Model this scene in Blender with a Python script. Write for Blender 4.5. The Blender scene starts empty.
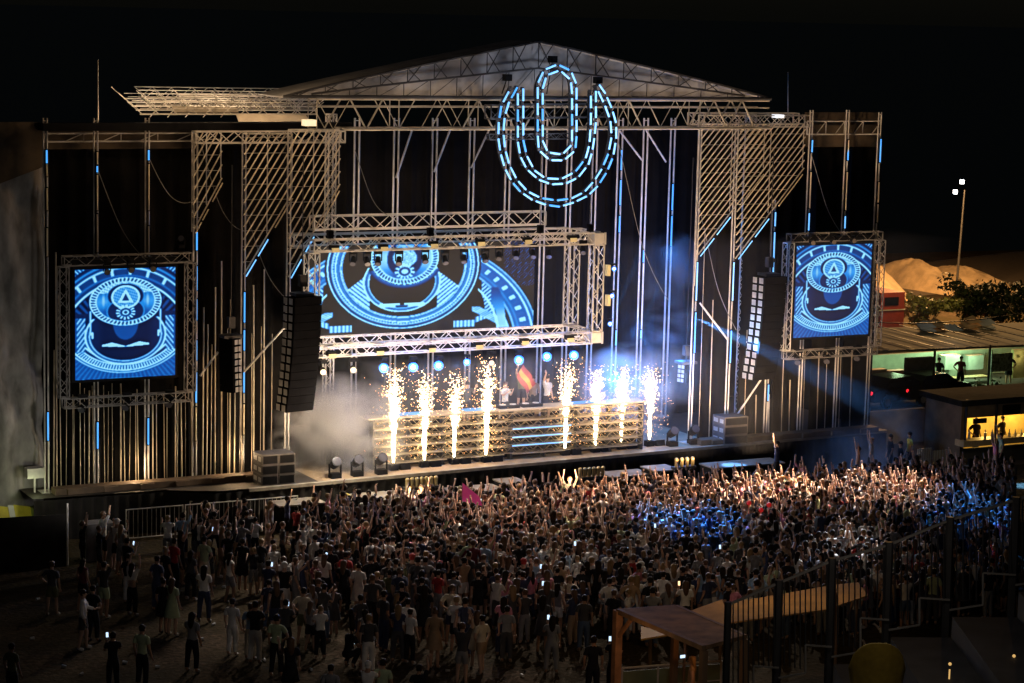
import bpy, bmesh, math, random
import numpy as np
from math import sin, cos, pi, atan, atan2, sqrt, radians
from mathutils import Vector, Matrix
random.seed(11); rng = np.random.default_rng(11)
sc = bpy.context.scene
COL = sc.collection

# ------------------------------------------------------------------ camera
H, FPX = 18.5, 2302.0
yaw, pitch, roll = radians(27.7), atan(332/2302), 0.0242
F = np.array([sin(yaw)*cos(pitch), cos(yaw)*cos(pitch), -sin(pitch)])
R0 = np.array([cos(yaw), -sin(yaw), 0.0]); U0 = np.cross(R0, F)
RR = R0*cos(roll)+U0*sin(roll); UU = U0*cos(roll)-R0*sin(roll)
CAM = np.array([0.0, 0.0, H])
cam = bpy.data.cameras.new('camera'); camo = bpy.data.objects.new('camera', cam); COL.objects.link(camo)
cam.sensor_width = 36; cam.lens = 36*FPX/1024; cam.clip_start = 1; cam.clip_end = 8000
m = Matrix.Identity(4)
for i in range(3):
    m[i][0], m[i][1], m[i][2], m[i][3] = RR[i], UU[i], -F[i], CAM[i]
camo.matrix_world = m; sc.camera = camo
def ray(x, y): return F*FPX + RR*(x-512) - UU*(y-341.5)
def PY(x, y, Y):
    d = ray(x, y); return CAM + d*(Y/d[1])
def PZ(x, y, z=0.0):
    d = ray(x, y); return CAM + d*((z-H)/d[2])
def prj(v):
    d = np.array(v, float)-CAM; k = FPX/(d@F); return 512+k*(d@RR), 341.5-k*(d@UU), k
YF = 76.9            # plane of the stage front
ZD = 1.5             # deck height

# ------------------------------------------------------------------ materials
MATS = {}
def mat(name, col, rough=0.6, metal=0.0, var=0.15, scale=3.0, emit=None, es=0.0, bump=0.0, stretch=None, alpha=None, sample=False):
    if name in MATS: return MATS[name]
    mt = bpy.data.materials.new(name); mt.use_nodes = True; nt = mt.node_tree; b = nt.nodes['Principled BSDF']
    b.inputs['Roughness'].default_value = rough; b.inputs['Metallic'].default_value = metal
    if max(col) < .03 and not emit: b.inputs['Specular IOR Level'].default_value = .08
    tc = nt.nodes.new('ShaderNodeTexCoord'); mp = nt.nodes.new('ShaderNodeMapping'); nz = nt.nodes.new('ShaderNodeTexNoise')
    nt.links.new(tc.outputs['Object'], mp.inputs[0]); nt.links.new(mp.outputs[0], nz.inputs['Vector'])
    if stretch: mp.inputs['Scale'].default_value = stretch
    nz.inputs['Scale'].default_value = scale; nz.inputs['Detail'].default_value = 5
    cr = nt.nodes.new('ShaderNodeValToRGB'); nt.links.new(nz.outputs[0], cr.inputs[0])
    cr.color_ramp.elements[0].position = .3; cr.color_ramp.elements[1].position = .7
    cr.color_ramp.elements[0].color = [max(0, c*(1-var)) for c in col]+[1]
    cr.color_ramp.elements[1].color = [min(1, c*(1+var)) for c in col]+[1]
    nt.links.new(cr.outputs[0], b.inputs['Base Color'])
    if bump:
        bp = nt.nodes.new('ShaderNodeBump'); bp.inputs['Strength'].default_value = bump
        nt.links.new(nz.outputs[0], bp.inputs['Height']); nt.links.new(bp.outputs[0], b.inputs['Normal'])
    if emit:
        b.inputs['Emission Color'].default_value = list(emit)+[1]; b.inputs['Emission Strength'].default_value = es
        if not sample: mt.cycles.emission_sampling = 'NONE'
    if alpha is not None: b.inputs['Alpha'].default_value = alpha
    MATS[name] = mt; return mt
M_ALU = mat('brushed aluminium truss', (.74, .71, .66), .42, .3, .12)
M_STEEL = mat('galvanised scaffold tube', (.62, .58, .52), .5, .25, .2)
M_DIM = mat('shaded dull truss', (.20, .19, .18), .6, .1, .2)  # dim copy of the truss metal, shade put into its colour
M_CAB = mat('black speaker cabinet', (.0035, .0035, .004), .8, 0, .2); M_CAB.node_tree.nodes['Principled BSDF'].inputs['Specular IOR Level'].default_value = 0
M_DSTEEL = mat('dark painted steel', (.05, .05, .055), .5, .4, .2)
M_BLACK = mat('black housing', (.006, .006, .007), .5, 0, .3)
M_DRAPE = mat('black stage drape', (.0045, .004, .0036), .95, 0, .3, 2.0)
M_SKIRT = mat('black skirt cloth', (.022, .02, .018), .9, 0, .35, 1.5)
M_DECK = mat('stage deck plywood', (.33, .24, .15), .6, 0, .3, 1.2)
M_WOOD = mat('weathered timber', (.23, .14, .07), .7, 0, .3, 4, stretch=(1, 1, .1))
M_LED = mat('blue led tube', (.1, .3, .8), .4, 0, 0, emit=(.06, .34, .85), es=1.35)
M_LEDW = mat('ice blue led tube', (.3, .6, .9), .4, 0, 0, emit=(.14, .42, .85), es=1.55)
M_LEDOFF = mat('unlit frosted tube', (.75, .62, .42), .4, 0, .1)
M_GLASS = mat('lamp lens', (.08, .08, .1), .15, .2, .1)
M_LENSB = mat('lit blue lens', (.2, .5, .9), .3, 0, 0, emit=(.45, .78, 1), es=14)
M_HALO = mat('blue lens halo', (.1, .3, .9), .3, 0, 0, emit=(.005, .14, .9), es=1.0)
M_FLOOD = mat('flood lamp yellow gel', (.6, .5, .26), .5, 0, .15, emit=(1, .78, .35), es=.22)
M_MEMB = mat('grey roof membrane', (.36, .36, .37), .8, 0, .4, .9, bump=.2)
M_SCRIM = mat('grey scrim mesh', (.33, .31, .29), .95, 0, .45, 2.2, bump=1.0, stretch=(1, 1, .45))
M_GRASS = None

# ------------------------------------------------------------------ mesh building
class MB:
    def __init__(s): s.v = []; s.f = []; s.mi = []
    def add(s, vs, fs, mi=0):
        o = len(s.v); s.v += [tuple(map(float, v)) for v in vs]; s.f += [tuple(i+o for i in f) for f in fs]; s.mi += [mi]*len(fs)
    def box(s, a, b, mi=0):
        x0, y0, z0 = a; x1, y1, z1 = b
        s.add([(x0,y0,z0),(x1,y0,z0),(x1,y1,z0),(x0,y1,z0),(x0,y0,z1),(x1,y0,z1),(x1,y1,z1),(x0,y1,z1)],
              [(0,3,2,1),(4,5,6,7),(0,1,5,4),(1,2,6,5),(2,3,7,6),(3,0,4,7)], mi)
    def bar(s, p, q, r=.025, n=4, r2=None, mi=0, caps=True):
        p = np.array(p, float); q = np.array(q, float); d = q-p; L = np.linalg.norm(d)
        if L < 1e-6: return
        d /= L; u = np.cross(d, (0, 0, 1.0) if abs(d[2]) < .9 else (0, 1.0, 0)); u /= np.linalg.norm(u); w = np.cross(d, u)
        r2 = r if r2 is None else r2; a = [2*pi*(k+.5)/n for k in range(n)]
        vs = [p+(u*cos(t)+w*sin(t))*r for t in a]+[q+(u*cos(t)+w*sin(t))*r2 for t in a]
        fs = [(k, (k+1) % n, n+(k+1) % n, n+k) for k in range(n)]
        if caps: fs += [tuple(range(n))[::-1], tuple(range(n, 2*n))]
        s.add(vs, fs, mi)
    def path(s, pts, r=.02, n=4, mi=0):
        for a, b in zip(pts[:-1], pts[1:]): s.bar(a, b, r, n, mi=mi)
    def truss(s, p, q, w=.3, h=None, r=.025, rb=.014, panels=None, up=(0, 0, 1)):
        p = np.array(p, float); q = np.array(q, float); h = h or w; d = q-p; L = np.linalg.norm(d); d /= L
        up = np.array(up, float)
        if abs(d@up) > .9: up = np.array((0, 1.0, 0))
        u = np.cross(d, up); u /= np.linalg.norm(u); v = np.cross(u, d)
        c = [u*w/2+v*h/2, -u*w/2+v*h/2, -u*w/2-v*h/2, u*w/2-v*h/2]
        for k in c: s.bar(p+k, q+k, r)
        n = panels or max(2, int(round(L/(h*1.15))))
        for f in range(4):
            a, b = c[f], c[(f+1) % 4]
            for k in range(n):
                t0, t1 = p+d*L*k/n, p+d*L*(k+1)/n
                if k % 2: a2, b2 = b, a
                else: a2, b2 = a, b
                s.bar(t0+a2, t1+b2, rb, 3, caps=False)
        for e in (p, q):
            for f in range(4): s.bar(e+c[f], e+c[(f+1) % 4], r)
    def ball(s, c, r, nu=10, nv=6, sz=(1, 1, 1), mi=0):
        vs = []; fs = []
        for j in range(nv+1):
            th = pi*j/nv
            for i in range(nu):
                ph = 2*pi*i/nu; vs.append((c[0]+r*sz[0]*sin(th)*cos(ph), c[1]+r*sz[1]*sin(th)*sin(ph), c[2]+r*sz[2]*cos(th)))
        for j in range(nv):
            for i in range(nu): fs.append((j*nu+i, j*nu+nu+i, j*nu+nu+(i+1) % nu, j*nu+(i+1) % nu))
        s.add(vs, fs, mi)
    def quad(s, a, b, c, d, t=.03, mi=0):       # slab with thickness
        a, b, c, d = [np.array(v, float) for v in (a, b, c, d)]; n = np.cross(b-a, d-a); n /= np.linalg.norm(n); n *= t/2
        s.add([a-n, b-n, c-n, d-n, a+n, b+n, c+n, d+n], [(0,3,2,1),(4,5,6,7),(0,1,5,4),(1,2,6,5),(2,3,7,6),(3,0,4,7)], mi)
    def build(s, name, mts, parent=None, origin=None, smooth=False):
        me = bpy.data.meshes.new(name)
        o0 = np.array(origin if origin is not None else (0, 0, 0), float)
        v = np.array(s.v)-o0
        me.from_pydata(v.tolist(), [], s.f); 
        if not isinstance(mts, (list, tuple)): mts = [mts]
        for t in mts: me.materials.append(t)
        if len(mts) > 1: me.polygons.foreach_set('material_index', s.mi)
        if smooth: me.polygons.foreach_set('use_smooth', [True]*len(s.f))
        me.update(); o = bpy.data.objects.new(name, me); COL.objects.link(o); o.location = o0
        if parent is not None:
            o.parent = parent; o.location = o0-np.array(world_loc(parent))
        return o
def world_loc(o):
    l = np.array(o.location)
    while o.parent is not None: o = o.parent; l = l+np.array(o.location)
    return l
def empty(name, loc): 
    o = bpy.data.objects.new(name, None); COL.objects.link(o); o.location = loc; o.empty_display_size = .2; return o
def tag(o, label, cat, group=None, kind=None):
    if label: o['label'] = label
    if cat: o['category'] = cat
    if group: o['group'] = group
    if kind: o['kind'] = kind
    return o
def struct(o, label, cat): return tag(o, label, cat, kind='structure')
def kids(o): return [c for c in COL.objects if c.parent == o]
CH = {}
def copy_tree(o, loc, rz=None, label=None, children=None):
    c = o.copy(); COL.objects.link(c); c.location = loc
    if rz is not None: c.rotation_euler = (0, 0, rz)
    if label: c['label'] = label
    for ch in (children if children is not None else CH[o.name]):
        d = ch.copy(); COL.objects.link(d); d.parent = c
        for g in CH.get(ch.name, []):
            e = g.copy(); COL.objects.link(e); e.parent = d
    return c

# ------------------------------------------------------------------ world, moon, ground, sea
w = bpy.data.worlds.new('World'); sc.world = w; w.use_nodes = True
nt = w.node_tree; bg = nt.nodes['Background']; sky = nt.nodes.new('ShaderNodeTexSky'); sky.sky_type = 'NISHITA'
sky.sun_disc = False; sky.sun_elevation = radians(25); sky.sun_rotation = radians(200); nt.links.new(sky.outputs[0], bg.inputs[0])
bg.inputs[1].default_value = .0006
def lamp(name, kind, loc, power, col, size=.3, **k):
    l = bpy.data.lights.new(name, kind); l.energy = power; l.color = col
    o = bpy.data.objects.new(name, l); COL.objects.link(o); o.location = loc
    if kind == 'SUN': l.angle = radians(3)
    elif kind == 'AREA': l.size = size
    else: l.shadow_soft_size = size
    if 'aim' in k:
        o.rotation_euler = (Vector(k['aim'])-Vector(loc)).to_track_quat('-Z', 'Y').to_euler()
    if kind == 'SPOT': l.spot_size = radians(k.get('cone', 30)); l.spot_blend = k.get('blend', .5)
    return o
lamp('moon', 'SUN', (0, 0, 60), .012, (.65, .75, 1), aim=(30, 60, 0))

def ground_mat():
    mt = bpy.data.materials.new('trampled dry grass'); mt.use_nodes = True; nt = mt.node_tree; b = nt.nodes['Principled BSDF']
    tc = nt.nodes.new('ShaderNodeTexCoord'); n1 = nt.nodes.new('ShaderNodeTexNoise'); n2 = nt.nodes.new('ShaderNodeTexNoise')
    n1.inputs['Scale'].default_value = .35; n1.inputs['Detail'].default_value = 6; n2.inputs['Scale'].default_value = 6; n2.inputs['Detail'].default_value = 6
    for n in (n1, n2): nt.links.new(tc.outputs['Object'], n.inputs['Vector'])
    mx = nt.nodes.new('ShaderNodeMath'); mx.operation = 'MULTIPLY'; nt.links.new(n1.outputs[0], mx.inputs[0]); nt.links.new(n2.outputs[0], mx.inputs[1])
    cr = nt.nodes.new('ShaderNodeValToRGB'); nt.links.new(mx.outputs[0], cr.inputs[0])
    cr.color_ramp.elements[0].position = .12; cr.color_ramp.elements[0].color = (.035, .03, .016, 1)
    cr.color_ramp.elements[1].position = .42; cr.color_ramp.elements[1].color = (.11, .075, .05, 1)
    e = cr.color_ramp.elements.new(.27); e.color = (.055, .042, .025, 1)
    nt.links.new(cr.outputs[0], b.inputs['Base Color']); b.inputs['Roughness'].default_value = 1; b.inputs['Specular IOR Level'].default_value = .05
    bp = nt.nodes.new('ShaderNodeBump'); bp.inputs['Strength'].default_value = .7; bp.inputs['Distance'].default_value = .1
    nt.links.new(n2.outputs[0], bp.inputs['Height']); nt.links.new(bp.outputs[0], b.inputs['Normal'])
    return mt
g = MB(); g.add([(-300,-100,0),(600,-100,0),(600,126,0),(-300,166,0)], [(0,1,2,3)])
struct(g.build('ground', ground_mat()), 'dark trampled grass field under the crowd', 'ground')
g = MB(); g.add([(-4000,100,-.6),(5000,100,-.6),(5000,6000,-.6),(-4000,6000,-.6)], [(0,1,2,3)])
struct(g.build('sea', mat('night sea', (.01, .014, .02), .25, 0, .3, .2, bump=.4)), 'black sea beyond the beach at night', 'sea')
g = MB()
pts = [PZ(x, 300-0.0) for x in (700,)]
bx = [(60, 128), (100, 139), (111, 141.3), (123, 145.6), (160, 152), (300, 175)]
for (x0, y0), (x1, y1) in zip(bx[:-1], bx[1:]):
    g.add([(x0,y0-14,.02),(x1,y1-14,.02),(x1,y1,.05),(x0,y0,.05)], [(0,1,2,3)], 0)
    g.add([(x0,y0+.1,.06),(x1,y1+.1,.06),(x1,y1+1.2,-.1),(x0,y0+1.2,-.1)], [(0,1,2,3)], 1)
struct(g.build('beach', [mat('wet dark sand', (.16, .13, .1), .8), mat('surf foam', (.7, .7, .7), .6, 0, .5, 2)]), 'dark sand beach with a thin pale surf line', 'beach')

# ------------------------------------------------------------------ stage deck
deck = empty('stage_deck', (40, YF-1, 0))
x0, x1 = 21.5, 57.9
fy = lambda X: float(np.interp(X, [21.5, 26.3, 27.6, 58], [YF-.95, YF-1.1, 74.9, 76.55]))
b = MB(); xs = np.linspace(x0, x1, 40)
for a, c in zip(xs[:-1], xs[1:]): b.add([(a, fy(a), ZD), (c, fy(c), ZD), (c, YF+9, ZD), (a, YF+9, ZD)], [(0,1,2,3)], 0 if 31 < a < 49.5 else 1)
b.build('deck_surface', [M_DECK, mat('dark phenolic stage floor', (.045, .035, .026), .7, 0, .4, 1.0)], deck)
b = MB(); n = 420; vs = []; fs = []
for i in range(n+1):
    X = x0+(x1-x0)*i/n; yy = fy(X)-.05+.03*sin(i*1.3)+.02*sin(i*.37)
    vs += [(X, yy, 0), (X, yy, ZD-.06)]
for i in range(n): fs.append((2*i, 2*i+2, 2*i+3, 2*i+1))
b.add(vs, fs); b.build('skirt', M_SKIRT, deck, smooth=True)
b = MB()
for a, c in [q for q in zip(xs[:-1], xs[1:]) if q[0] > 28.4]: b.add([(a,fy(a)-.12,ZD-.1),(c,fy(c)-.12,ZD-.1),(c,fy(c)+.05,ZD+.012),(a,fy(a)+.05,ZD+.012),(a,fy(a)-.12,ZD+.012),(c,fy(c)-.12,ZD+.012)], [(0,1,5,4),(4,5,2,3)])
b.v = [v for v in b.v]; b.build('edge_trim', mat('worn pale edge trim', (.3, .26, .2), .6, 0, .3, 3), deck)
b = MB(); b.box((22, YF+9, 0), (57.6, YF+9.4, 13.2)); b.box((21.6, YF+1.0, 0), (21.9, YF+9, 13)); b.box((57.6, YF+1.0, 0), (57.9, YF+9, 13))
tag(b.build('back_wall', M_DRAPE), 'black cloth wall closing off the rear and sides of the stage', 'wall')
tag(deck, 'wide plywood stage deck with black skirt facing the crowd', 'stage')
# lamp fixtures lighting step: low raised walkway on left and right wings
for (xa, xb, lab) in ((50, 262, 'low wooden ramp along the foot of the left curtains'), (690, 868, 'low wooden ramp along the foot of the right curtains')):
    p, q = PY(xa, 492, YF), PY(xb, 440, YF)
    b = MB(); b.box((p[0], YF-.7, ZD+.004), (q[0], YF-.15, ZD+.22))
    for k in range(6):
        X = p[0]+(q[0]-p[0])*(k+.5)/6; b.box((X-.25, YF-.8, ZD+.02), (X+.25, YF-.702, ZD+.2))
    tag(b.build('wooden_ramp', mat('brown ramp boards', (.13, .085, .05), .7, 0, .35, 2)), lab, 'ramp')

# ------------------------------------------------------------------ curtains
def drape(xa, xb, ytop, Y, label, amp=.09, z0=ZD, ztop=None):
    X0, X1 = PY(xa, 300, Y)[0], PY(xb, 300, Y)[0]
    zt = ztop if ztop else PY((xa+xb)/2, ytop, Y)[2]
    n = int((X1-X0)/.06)+2; vs = []; fs = []; ph = 0; zz = np.linspace(z0, zt, 7)
    offs = []; 
    for i in range(n):
        ph += .55*rng.uniform(.35, 1.6); offs.append(ph)
    for i in range(n):
        X = X0+(X1-X0)*i/(n-1)
        for j, z in enumerate(zz):
            t = 1-.7*j/6
            vs.append((X+.01*sin(j+i), Y+amp*1.6*t*(abs(sin(offs[i]/2))*1.6-1)+.03*sin(X*2+j), z))
    for i in range(n-1):
        for j in range(6): fs.append((i*7+j, (i+1)*7+j, (i+1)*7+j+1, i*7+j+1))
    b = MB(); b.add(vs, fs)
    o = b.build('curtain', M_DRAPE, smooth=True); tag(o, label, 'curtain', 'black curtains across the stage')
ordn = ['first', 'second', 'third', 'fourth', 'fifth', 'sixth', 'seventh', 'eighth', 'ninth']
cl = [(48, 96), (99, 146), (149, 193), (197, 241), (245, 288)]
for i, (a, c) in enumerate(cl):
    drape(a, c, 148 if i < 3 else 130, YF+.7, 'black pleated curtain, %s from the grey scrim at stage left end' % ordn[i])
cr_ = [(812, 842), (845, 876), (740, 770), (773, 806), (702, 734)]
rl = ['black pleated curtain directly behind the right side screen, its left half', 'black pleated curtain at the outer right end of the stage',
      'black curtain behind the tall speaker array hung on the right', 'black curtain between the right hung speaker array and side screen', 'black curtain behind the floor subwoofer stack on the right']
for (a, c), l in zip(cr_, rl): drape(a, c, 146 if a > 800 else 128, YF+.7, l)
YB = YF+5.5
bk = [(330, 392), (395, 431), (434, 467), (470, 504), (507, 540), (543, 564), (567, 590), (593, 616), (619, 640), (643, 667), (670, 698)]
for i, (a, c) in enumerate(bk):
    drape(a, c, 128, YB+.6, 'black rear curtain panel of the main stage, %s counting from the left' % (ordn+['tenth', 'eleventh'])[i], amp=.06)

# ------------------------------------------------------------------ scaffold columns with led tubes
def column(xt, yt, xb, yb, Y, label, leds=(), pair=.13, brace=None, z0=ZD, rungs=False, r=.03, off=True):
    T = PY(xt, yt, Y); B = PY(xt, yb, Y); X = (T[0]+PY(xb, yb, Y)[0])/2
    root = empty('scaffold_column', (X, Y, z0)); tag(root, label, 'scaffold', 'scaffold columns of the stage')
    b = MB(); b.bar((X-pair/2, Y, z0), (X-pair/2, Y, T[2]), r, 6); b.bar((X+pair/2, Y, z0), (X+pair/2, Y, T[2]), r, 6)
    b.bar((X-pair/2, Y+.0, T[2]-.1), (X+pair/2, Y, T[2]-.1), .02)
    b.box((X-.2, Y-.12, z0+.004), (X+.2, Y+.45, z0+.03))
    b.build('poles', M_STEEL, root)
    if rungs:
        b = MB(); z = z0+.4
        while z < T[2]-.3:
            b.bar((X-pair/2, Y, z), (X+pair/2, Y, z), .02); b.bar((X-pair/2, Y, z), (X-pair/2, Y+.35, z), .02); z += 1.0
        b.build('rungs', M_STEEL, root)
    if brace:
        for (xa, ya, xc, yc) in brace:
            p, q = PY(xa, ya, Y-.08), PY(xc, yc, Y-.08); b = MB(); b.bar(p, q, .04, 6); b.build('brace', M_STEEL, root)
    for (ya, yc, kind) in leds:
        za, zc = PY(xt, ya, Y)[2], PY(xt, yc, Y)[2]
        b = MB(); b.bar((X+.02, Y-.11, zc), (X+.02, Y-.11, za), .028, 8)
        b.build('led_tube', {'b': M_LED, 'w': M_LEDW, 'o': M_LEDOFF}[kind], root)
        b = MB(); b.box((X-.03, Y-.075, zc-.04), (X+.07, Y-.03, za+.04)); b.build('tube_clip', M_BLACK, root)
    return root
left_cols = [
 (46, 118, 46, 492, [(150,163,'b'),(164,176,'o'),(188,210,'o'),(228,256,'o'),(412,440,'b')], 'scaffold column beside the grey scrim at the outer left end'),
 (96, 118, 96, 488, [(152,164,'o'),(166,172,'b'),(175,210,'o'),(214,252,'o'),(422,448,'b')], 'second scaffold column from the left scrim, rising behind the side screen'),
 (147, 118, 147, 485, [(150,160,'b'),(164,210,'o'),(226,252,'o'),(418,444,'b')], 'third scaffold column from the left scrim, behind the side screen'),
 (195, 130, 195, 482, [(232,250,'b'),(266,290,'b'),(299,320,'b'),(340,360,'b'),(372,402,'b'),(407,440,'o')], 'scaffold column with blue tubes just right of the left side screen'),
 (243, 128, 243, 478, [(292,322,'b'),(330,350,'b'),(372,392,'b'),(404,434,'o')], 'scaffold column with blue tubes behind the small left speaker array'),
 (289, 128, 287, 472, [], 'scaffold column behind the large left speaker array')]
for xt, yt, xb, yb, leds, lab in left_cols: column(xt, yt, xb, yb, YF-.1, lab, leds)
right_cols = [
 (698, 120, 692, 440, [(262,300,'w'),(312,352,'b')], [], 'scaffold column under the big slatted fin, beside the small right speaker'),
 (736, 120, 727, 434, [(262,300,'w'),(330,362,'b')], [(727,430,762,378)], 'scaffold column beside the right subwoofer stack'),
 (773, 200, 766, 431, [(212,226,'w'),(232,258,'w'),(262,275,'w'),(384,400,'b')], [], 'scaffold column with blue tubes behind the tall right speaker array'),
 (810, 110, 800, 430, [(140,152,'b'),(172,208,'o'),(213,230,'w')], [], 'scaffold column at the inner edge of the right side screen'),
 (846, 110, 836, 428, [(140,152,'o'),(150,160,'b'),(172,210,'o'),(216,228,'w')], [], 'scaffold column behind the middle of the right side screen'),
 (880, 112, 866, 426, [(139,162,'b'),(182,202,'o'),(204,222,'o')], [], 'outermost scaffold column at the right end of the stage')]
for xt, yt, xb, yb, leds, br, lab in right_cols: column(xt, yt, xb, yb, YF-.1, lab, leds, brace=br)
back_cols = [(355, []), (394, [(396,178,412,130)]), (432, [(434,172,450,130)]), (469, [(471,168,489,130)]), (505, []), (541, []), (566, []), (591, []),
             (616, [(642,160,619,130)]), (641, [(666,162,646,130)]), (668, [])]
back_led = {616: [(150,170,'b'),(180,205,'b'),(216,232,'b'),(330,345,'w')], 668: [(184,210,'b'),(216,246,'b')], 641: [(250,262,'b'),(330,338,'w')]}
for i, (x, br) in enumerate(back_cols):
    column(x, 118, x, 440, YB, 'rear scaffold column of the main stage, %s counting from the left' % (ordn+['tenth', 'eleventh'])[i], back_led.get(x, []), brace=br, pair=.2, r=.038)
for k in range(46):
    xx = 51+k*4.9+rng.uniform(-2.4, 2.4); top_ = 386+rng.uniform(-4, 16) if 60 < xx < 192 else 235+rng.uniform(0, 120)
    p = PY(xx, top_, YF+.42); b = MB(); b.bar((p[0], YF+.42+rng.uniform(-.06, .05), ZD), (p[0]+rng.uniform(-.04, .04), YF+.44, p[2]), rng.choice([.010, .015, .026]), 6)
    tag(b.build('upright_pipe', mat('warm galvanised pipe', (.5, .42, .3), .45, .3, .2)), 'thin steel upright pipe against the black curtains of the left wing', 'pipe', 'thin upright pipes of the left wing')
for k, (xx, yy) in enumerate(((706, 230), (714, 300), (748, 330), (757, 395), (785, 340), (791, 380), (806, 350), (820, 352), (828, 352), (853, 350), (842, 352))):
    p = PY(xx, yy, YF+.42); b = MB(); b.bar((p[0], YF+.42, ZD), (p[0]-.03, YF+.44, p[2]), (.014, .022)[k % 2], 6)
    tag(b.build('upright_pipe', mat('warm galvanised pipe', (.5, .42, .3), .45, .3, .2)), 'thin steel upright pipe against the black curtains of the right wing', 'pipe', 'thin upright pipes of the right wing')
for k, (xa, ya, xb_, yb_, sg_) in enumerate(((98, 170, 147, 260, .5), (200, 140, 243, 230, .8), (150, 160, 194, 200, .6), (618, 140, 668, 300, .9), (700, 210, 736, 330, .6), (810, 150, 846, 240, .5), (355, 150, 394, 215, .7), (243, 200, 289, 300, .7))):
    A_, B2 = PY(xa, ya, YF-.15), PY(xb_, yb_, YF-.15); b = MB(); b.path([A_+(B2-A_)*t-np.array((0, .05*sin(9*t), sg_*4*t*(1-t))) for t in np.linspace(0, 1, 14)], .014, 4)
    tag(b.build('slack_cable', M_DIM), 'slack power cable looping between stage columns, %s from the left' % (ordn[k]), 'cable', 'slack cables on the stage')
# thin hanging cables
for x, y0_, y1_, Y, lab in ((98, 60, 120, YF+2, 'thin aerial mast on the left wing roof'), (788, 72, 118, YF+2, 'thin aerial mast above the right slatted fins')):
    b = MB(); b.bar(PY(x, y1_, Y), PY(x, y0_, Y), .025, 5, .012); tag(b.build('aerial_mast', M_STEEL), lab, 'mast')
b = MB(); p = PZ(325, 505, 0); T = PY(318, 395, p[1]); b.bar((p[0], p[1], .0), (p[0], p[1], T[2]+.1), .035, 6); b.box((p[0]-.3, p[1]-.3, .004), (p[0]+.3, p[1]+.3, .05))
tag(b.build('support_pole', M_STEEL), 'thin steel pole standing in front of the stage below the large left speaker array', 'pole')
b = MB(); p = PZ(768, 470, 0); T = PY(762, 300, p[1]); b.bar((p[0], p[1], .0), (p[0]-.1, p[1], PY(762, 395, p[1])[2]), .035, 6); b.box((p[0]-.3, p[1]-.3, .004), (p[0]+.3, p[1]+.3, .05))
tag(b.build('support_pole', M_STEEL), 'thin steel pole standing in front of the stage below the tall right speaker array', 'pole')
# braces in the wings
for (a, ya, c, yc, lab) in ((200, 376, 218, 352, 'short diagonal strut leaning up to the small left speaker array'), (244, 372, 284, 328, 'diagonal strut rising to the large left speaker array'),
                            (694, 286, 696, 250, 'short strut left of the right slatted fin'), (700, 303, 728, 340, 'diagonal strut falling between the right curtain columns'),
                            (775, 308, 790, 322, 'short strut left of the right side screen')):
    b = MB(); b.bar(PY(a, ya, YF-.3), PY(c, yc, YF-.3), .04, 6); tag(b.build('diagonal_strut', M_STEEL), lab, 'strut')

# ------------------------------------------------------------------ wing top rails + banners
def banner_mat():
    mt = mat('printed mesh banner', (.05, .035, .02), .9, 0, .9, .8); return mt
def wing_top(xa, xb, yt, yb_, Y, lab, laft):
    A, B_ = PY(xa, yt, Y), PY(xb, yt, Y); zt = (A[2]+B_[2])/2; zb = PY((xa+xb)/2, yb_, Y)[2]
    r = empty('wing_header', ((A[0]+B_[0])/2, Y, zb)); tag(r, lab, 'scaffold')
    b = MB(); n = 8
    for z in (zt, (zt+zb)/2): b.bar((A[0], Y-.1, z), (B_[0], Y-.1, z), .03, 6)
    b.bar((A[0], Y-.1, zt), (A[0], Y-.1, (zt+zb)/2), .03, 6)
    for k in range(n):
        X0 = A[0]+(B_[0]-A[0])*k/n; X1 = A[0]+(B_[0]-A[0])*(k+1)/n
        b.bar((X0, Y-.1, (zt+zb)/2), (X1, Y-.1, zt) if k % 2 else (X0, Y-.1, zt), .02)
    b.build('rails', M_STEEL, r)
    b = MB(); b.quad((A[0], Y+.1, zb), (B_[0], Y+.1, zb), (B_[0], Y+.1, zt+.35), (A[0], Y+.1, zt+.35), .02)
    b.build('banner', mat('printed mesh banner', (.05, .035, .02), .9, 0, .95, .9), r)
wing_top(45, 193, 133, 149, YF+.25, 'dim brown printed banner behind rails above the left side screen', 1)
wing_top(806, 880, 121, 147, YF+.25, 'dim brown printed banner behind rails above the right side screen', 1)

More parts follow.
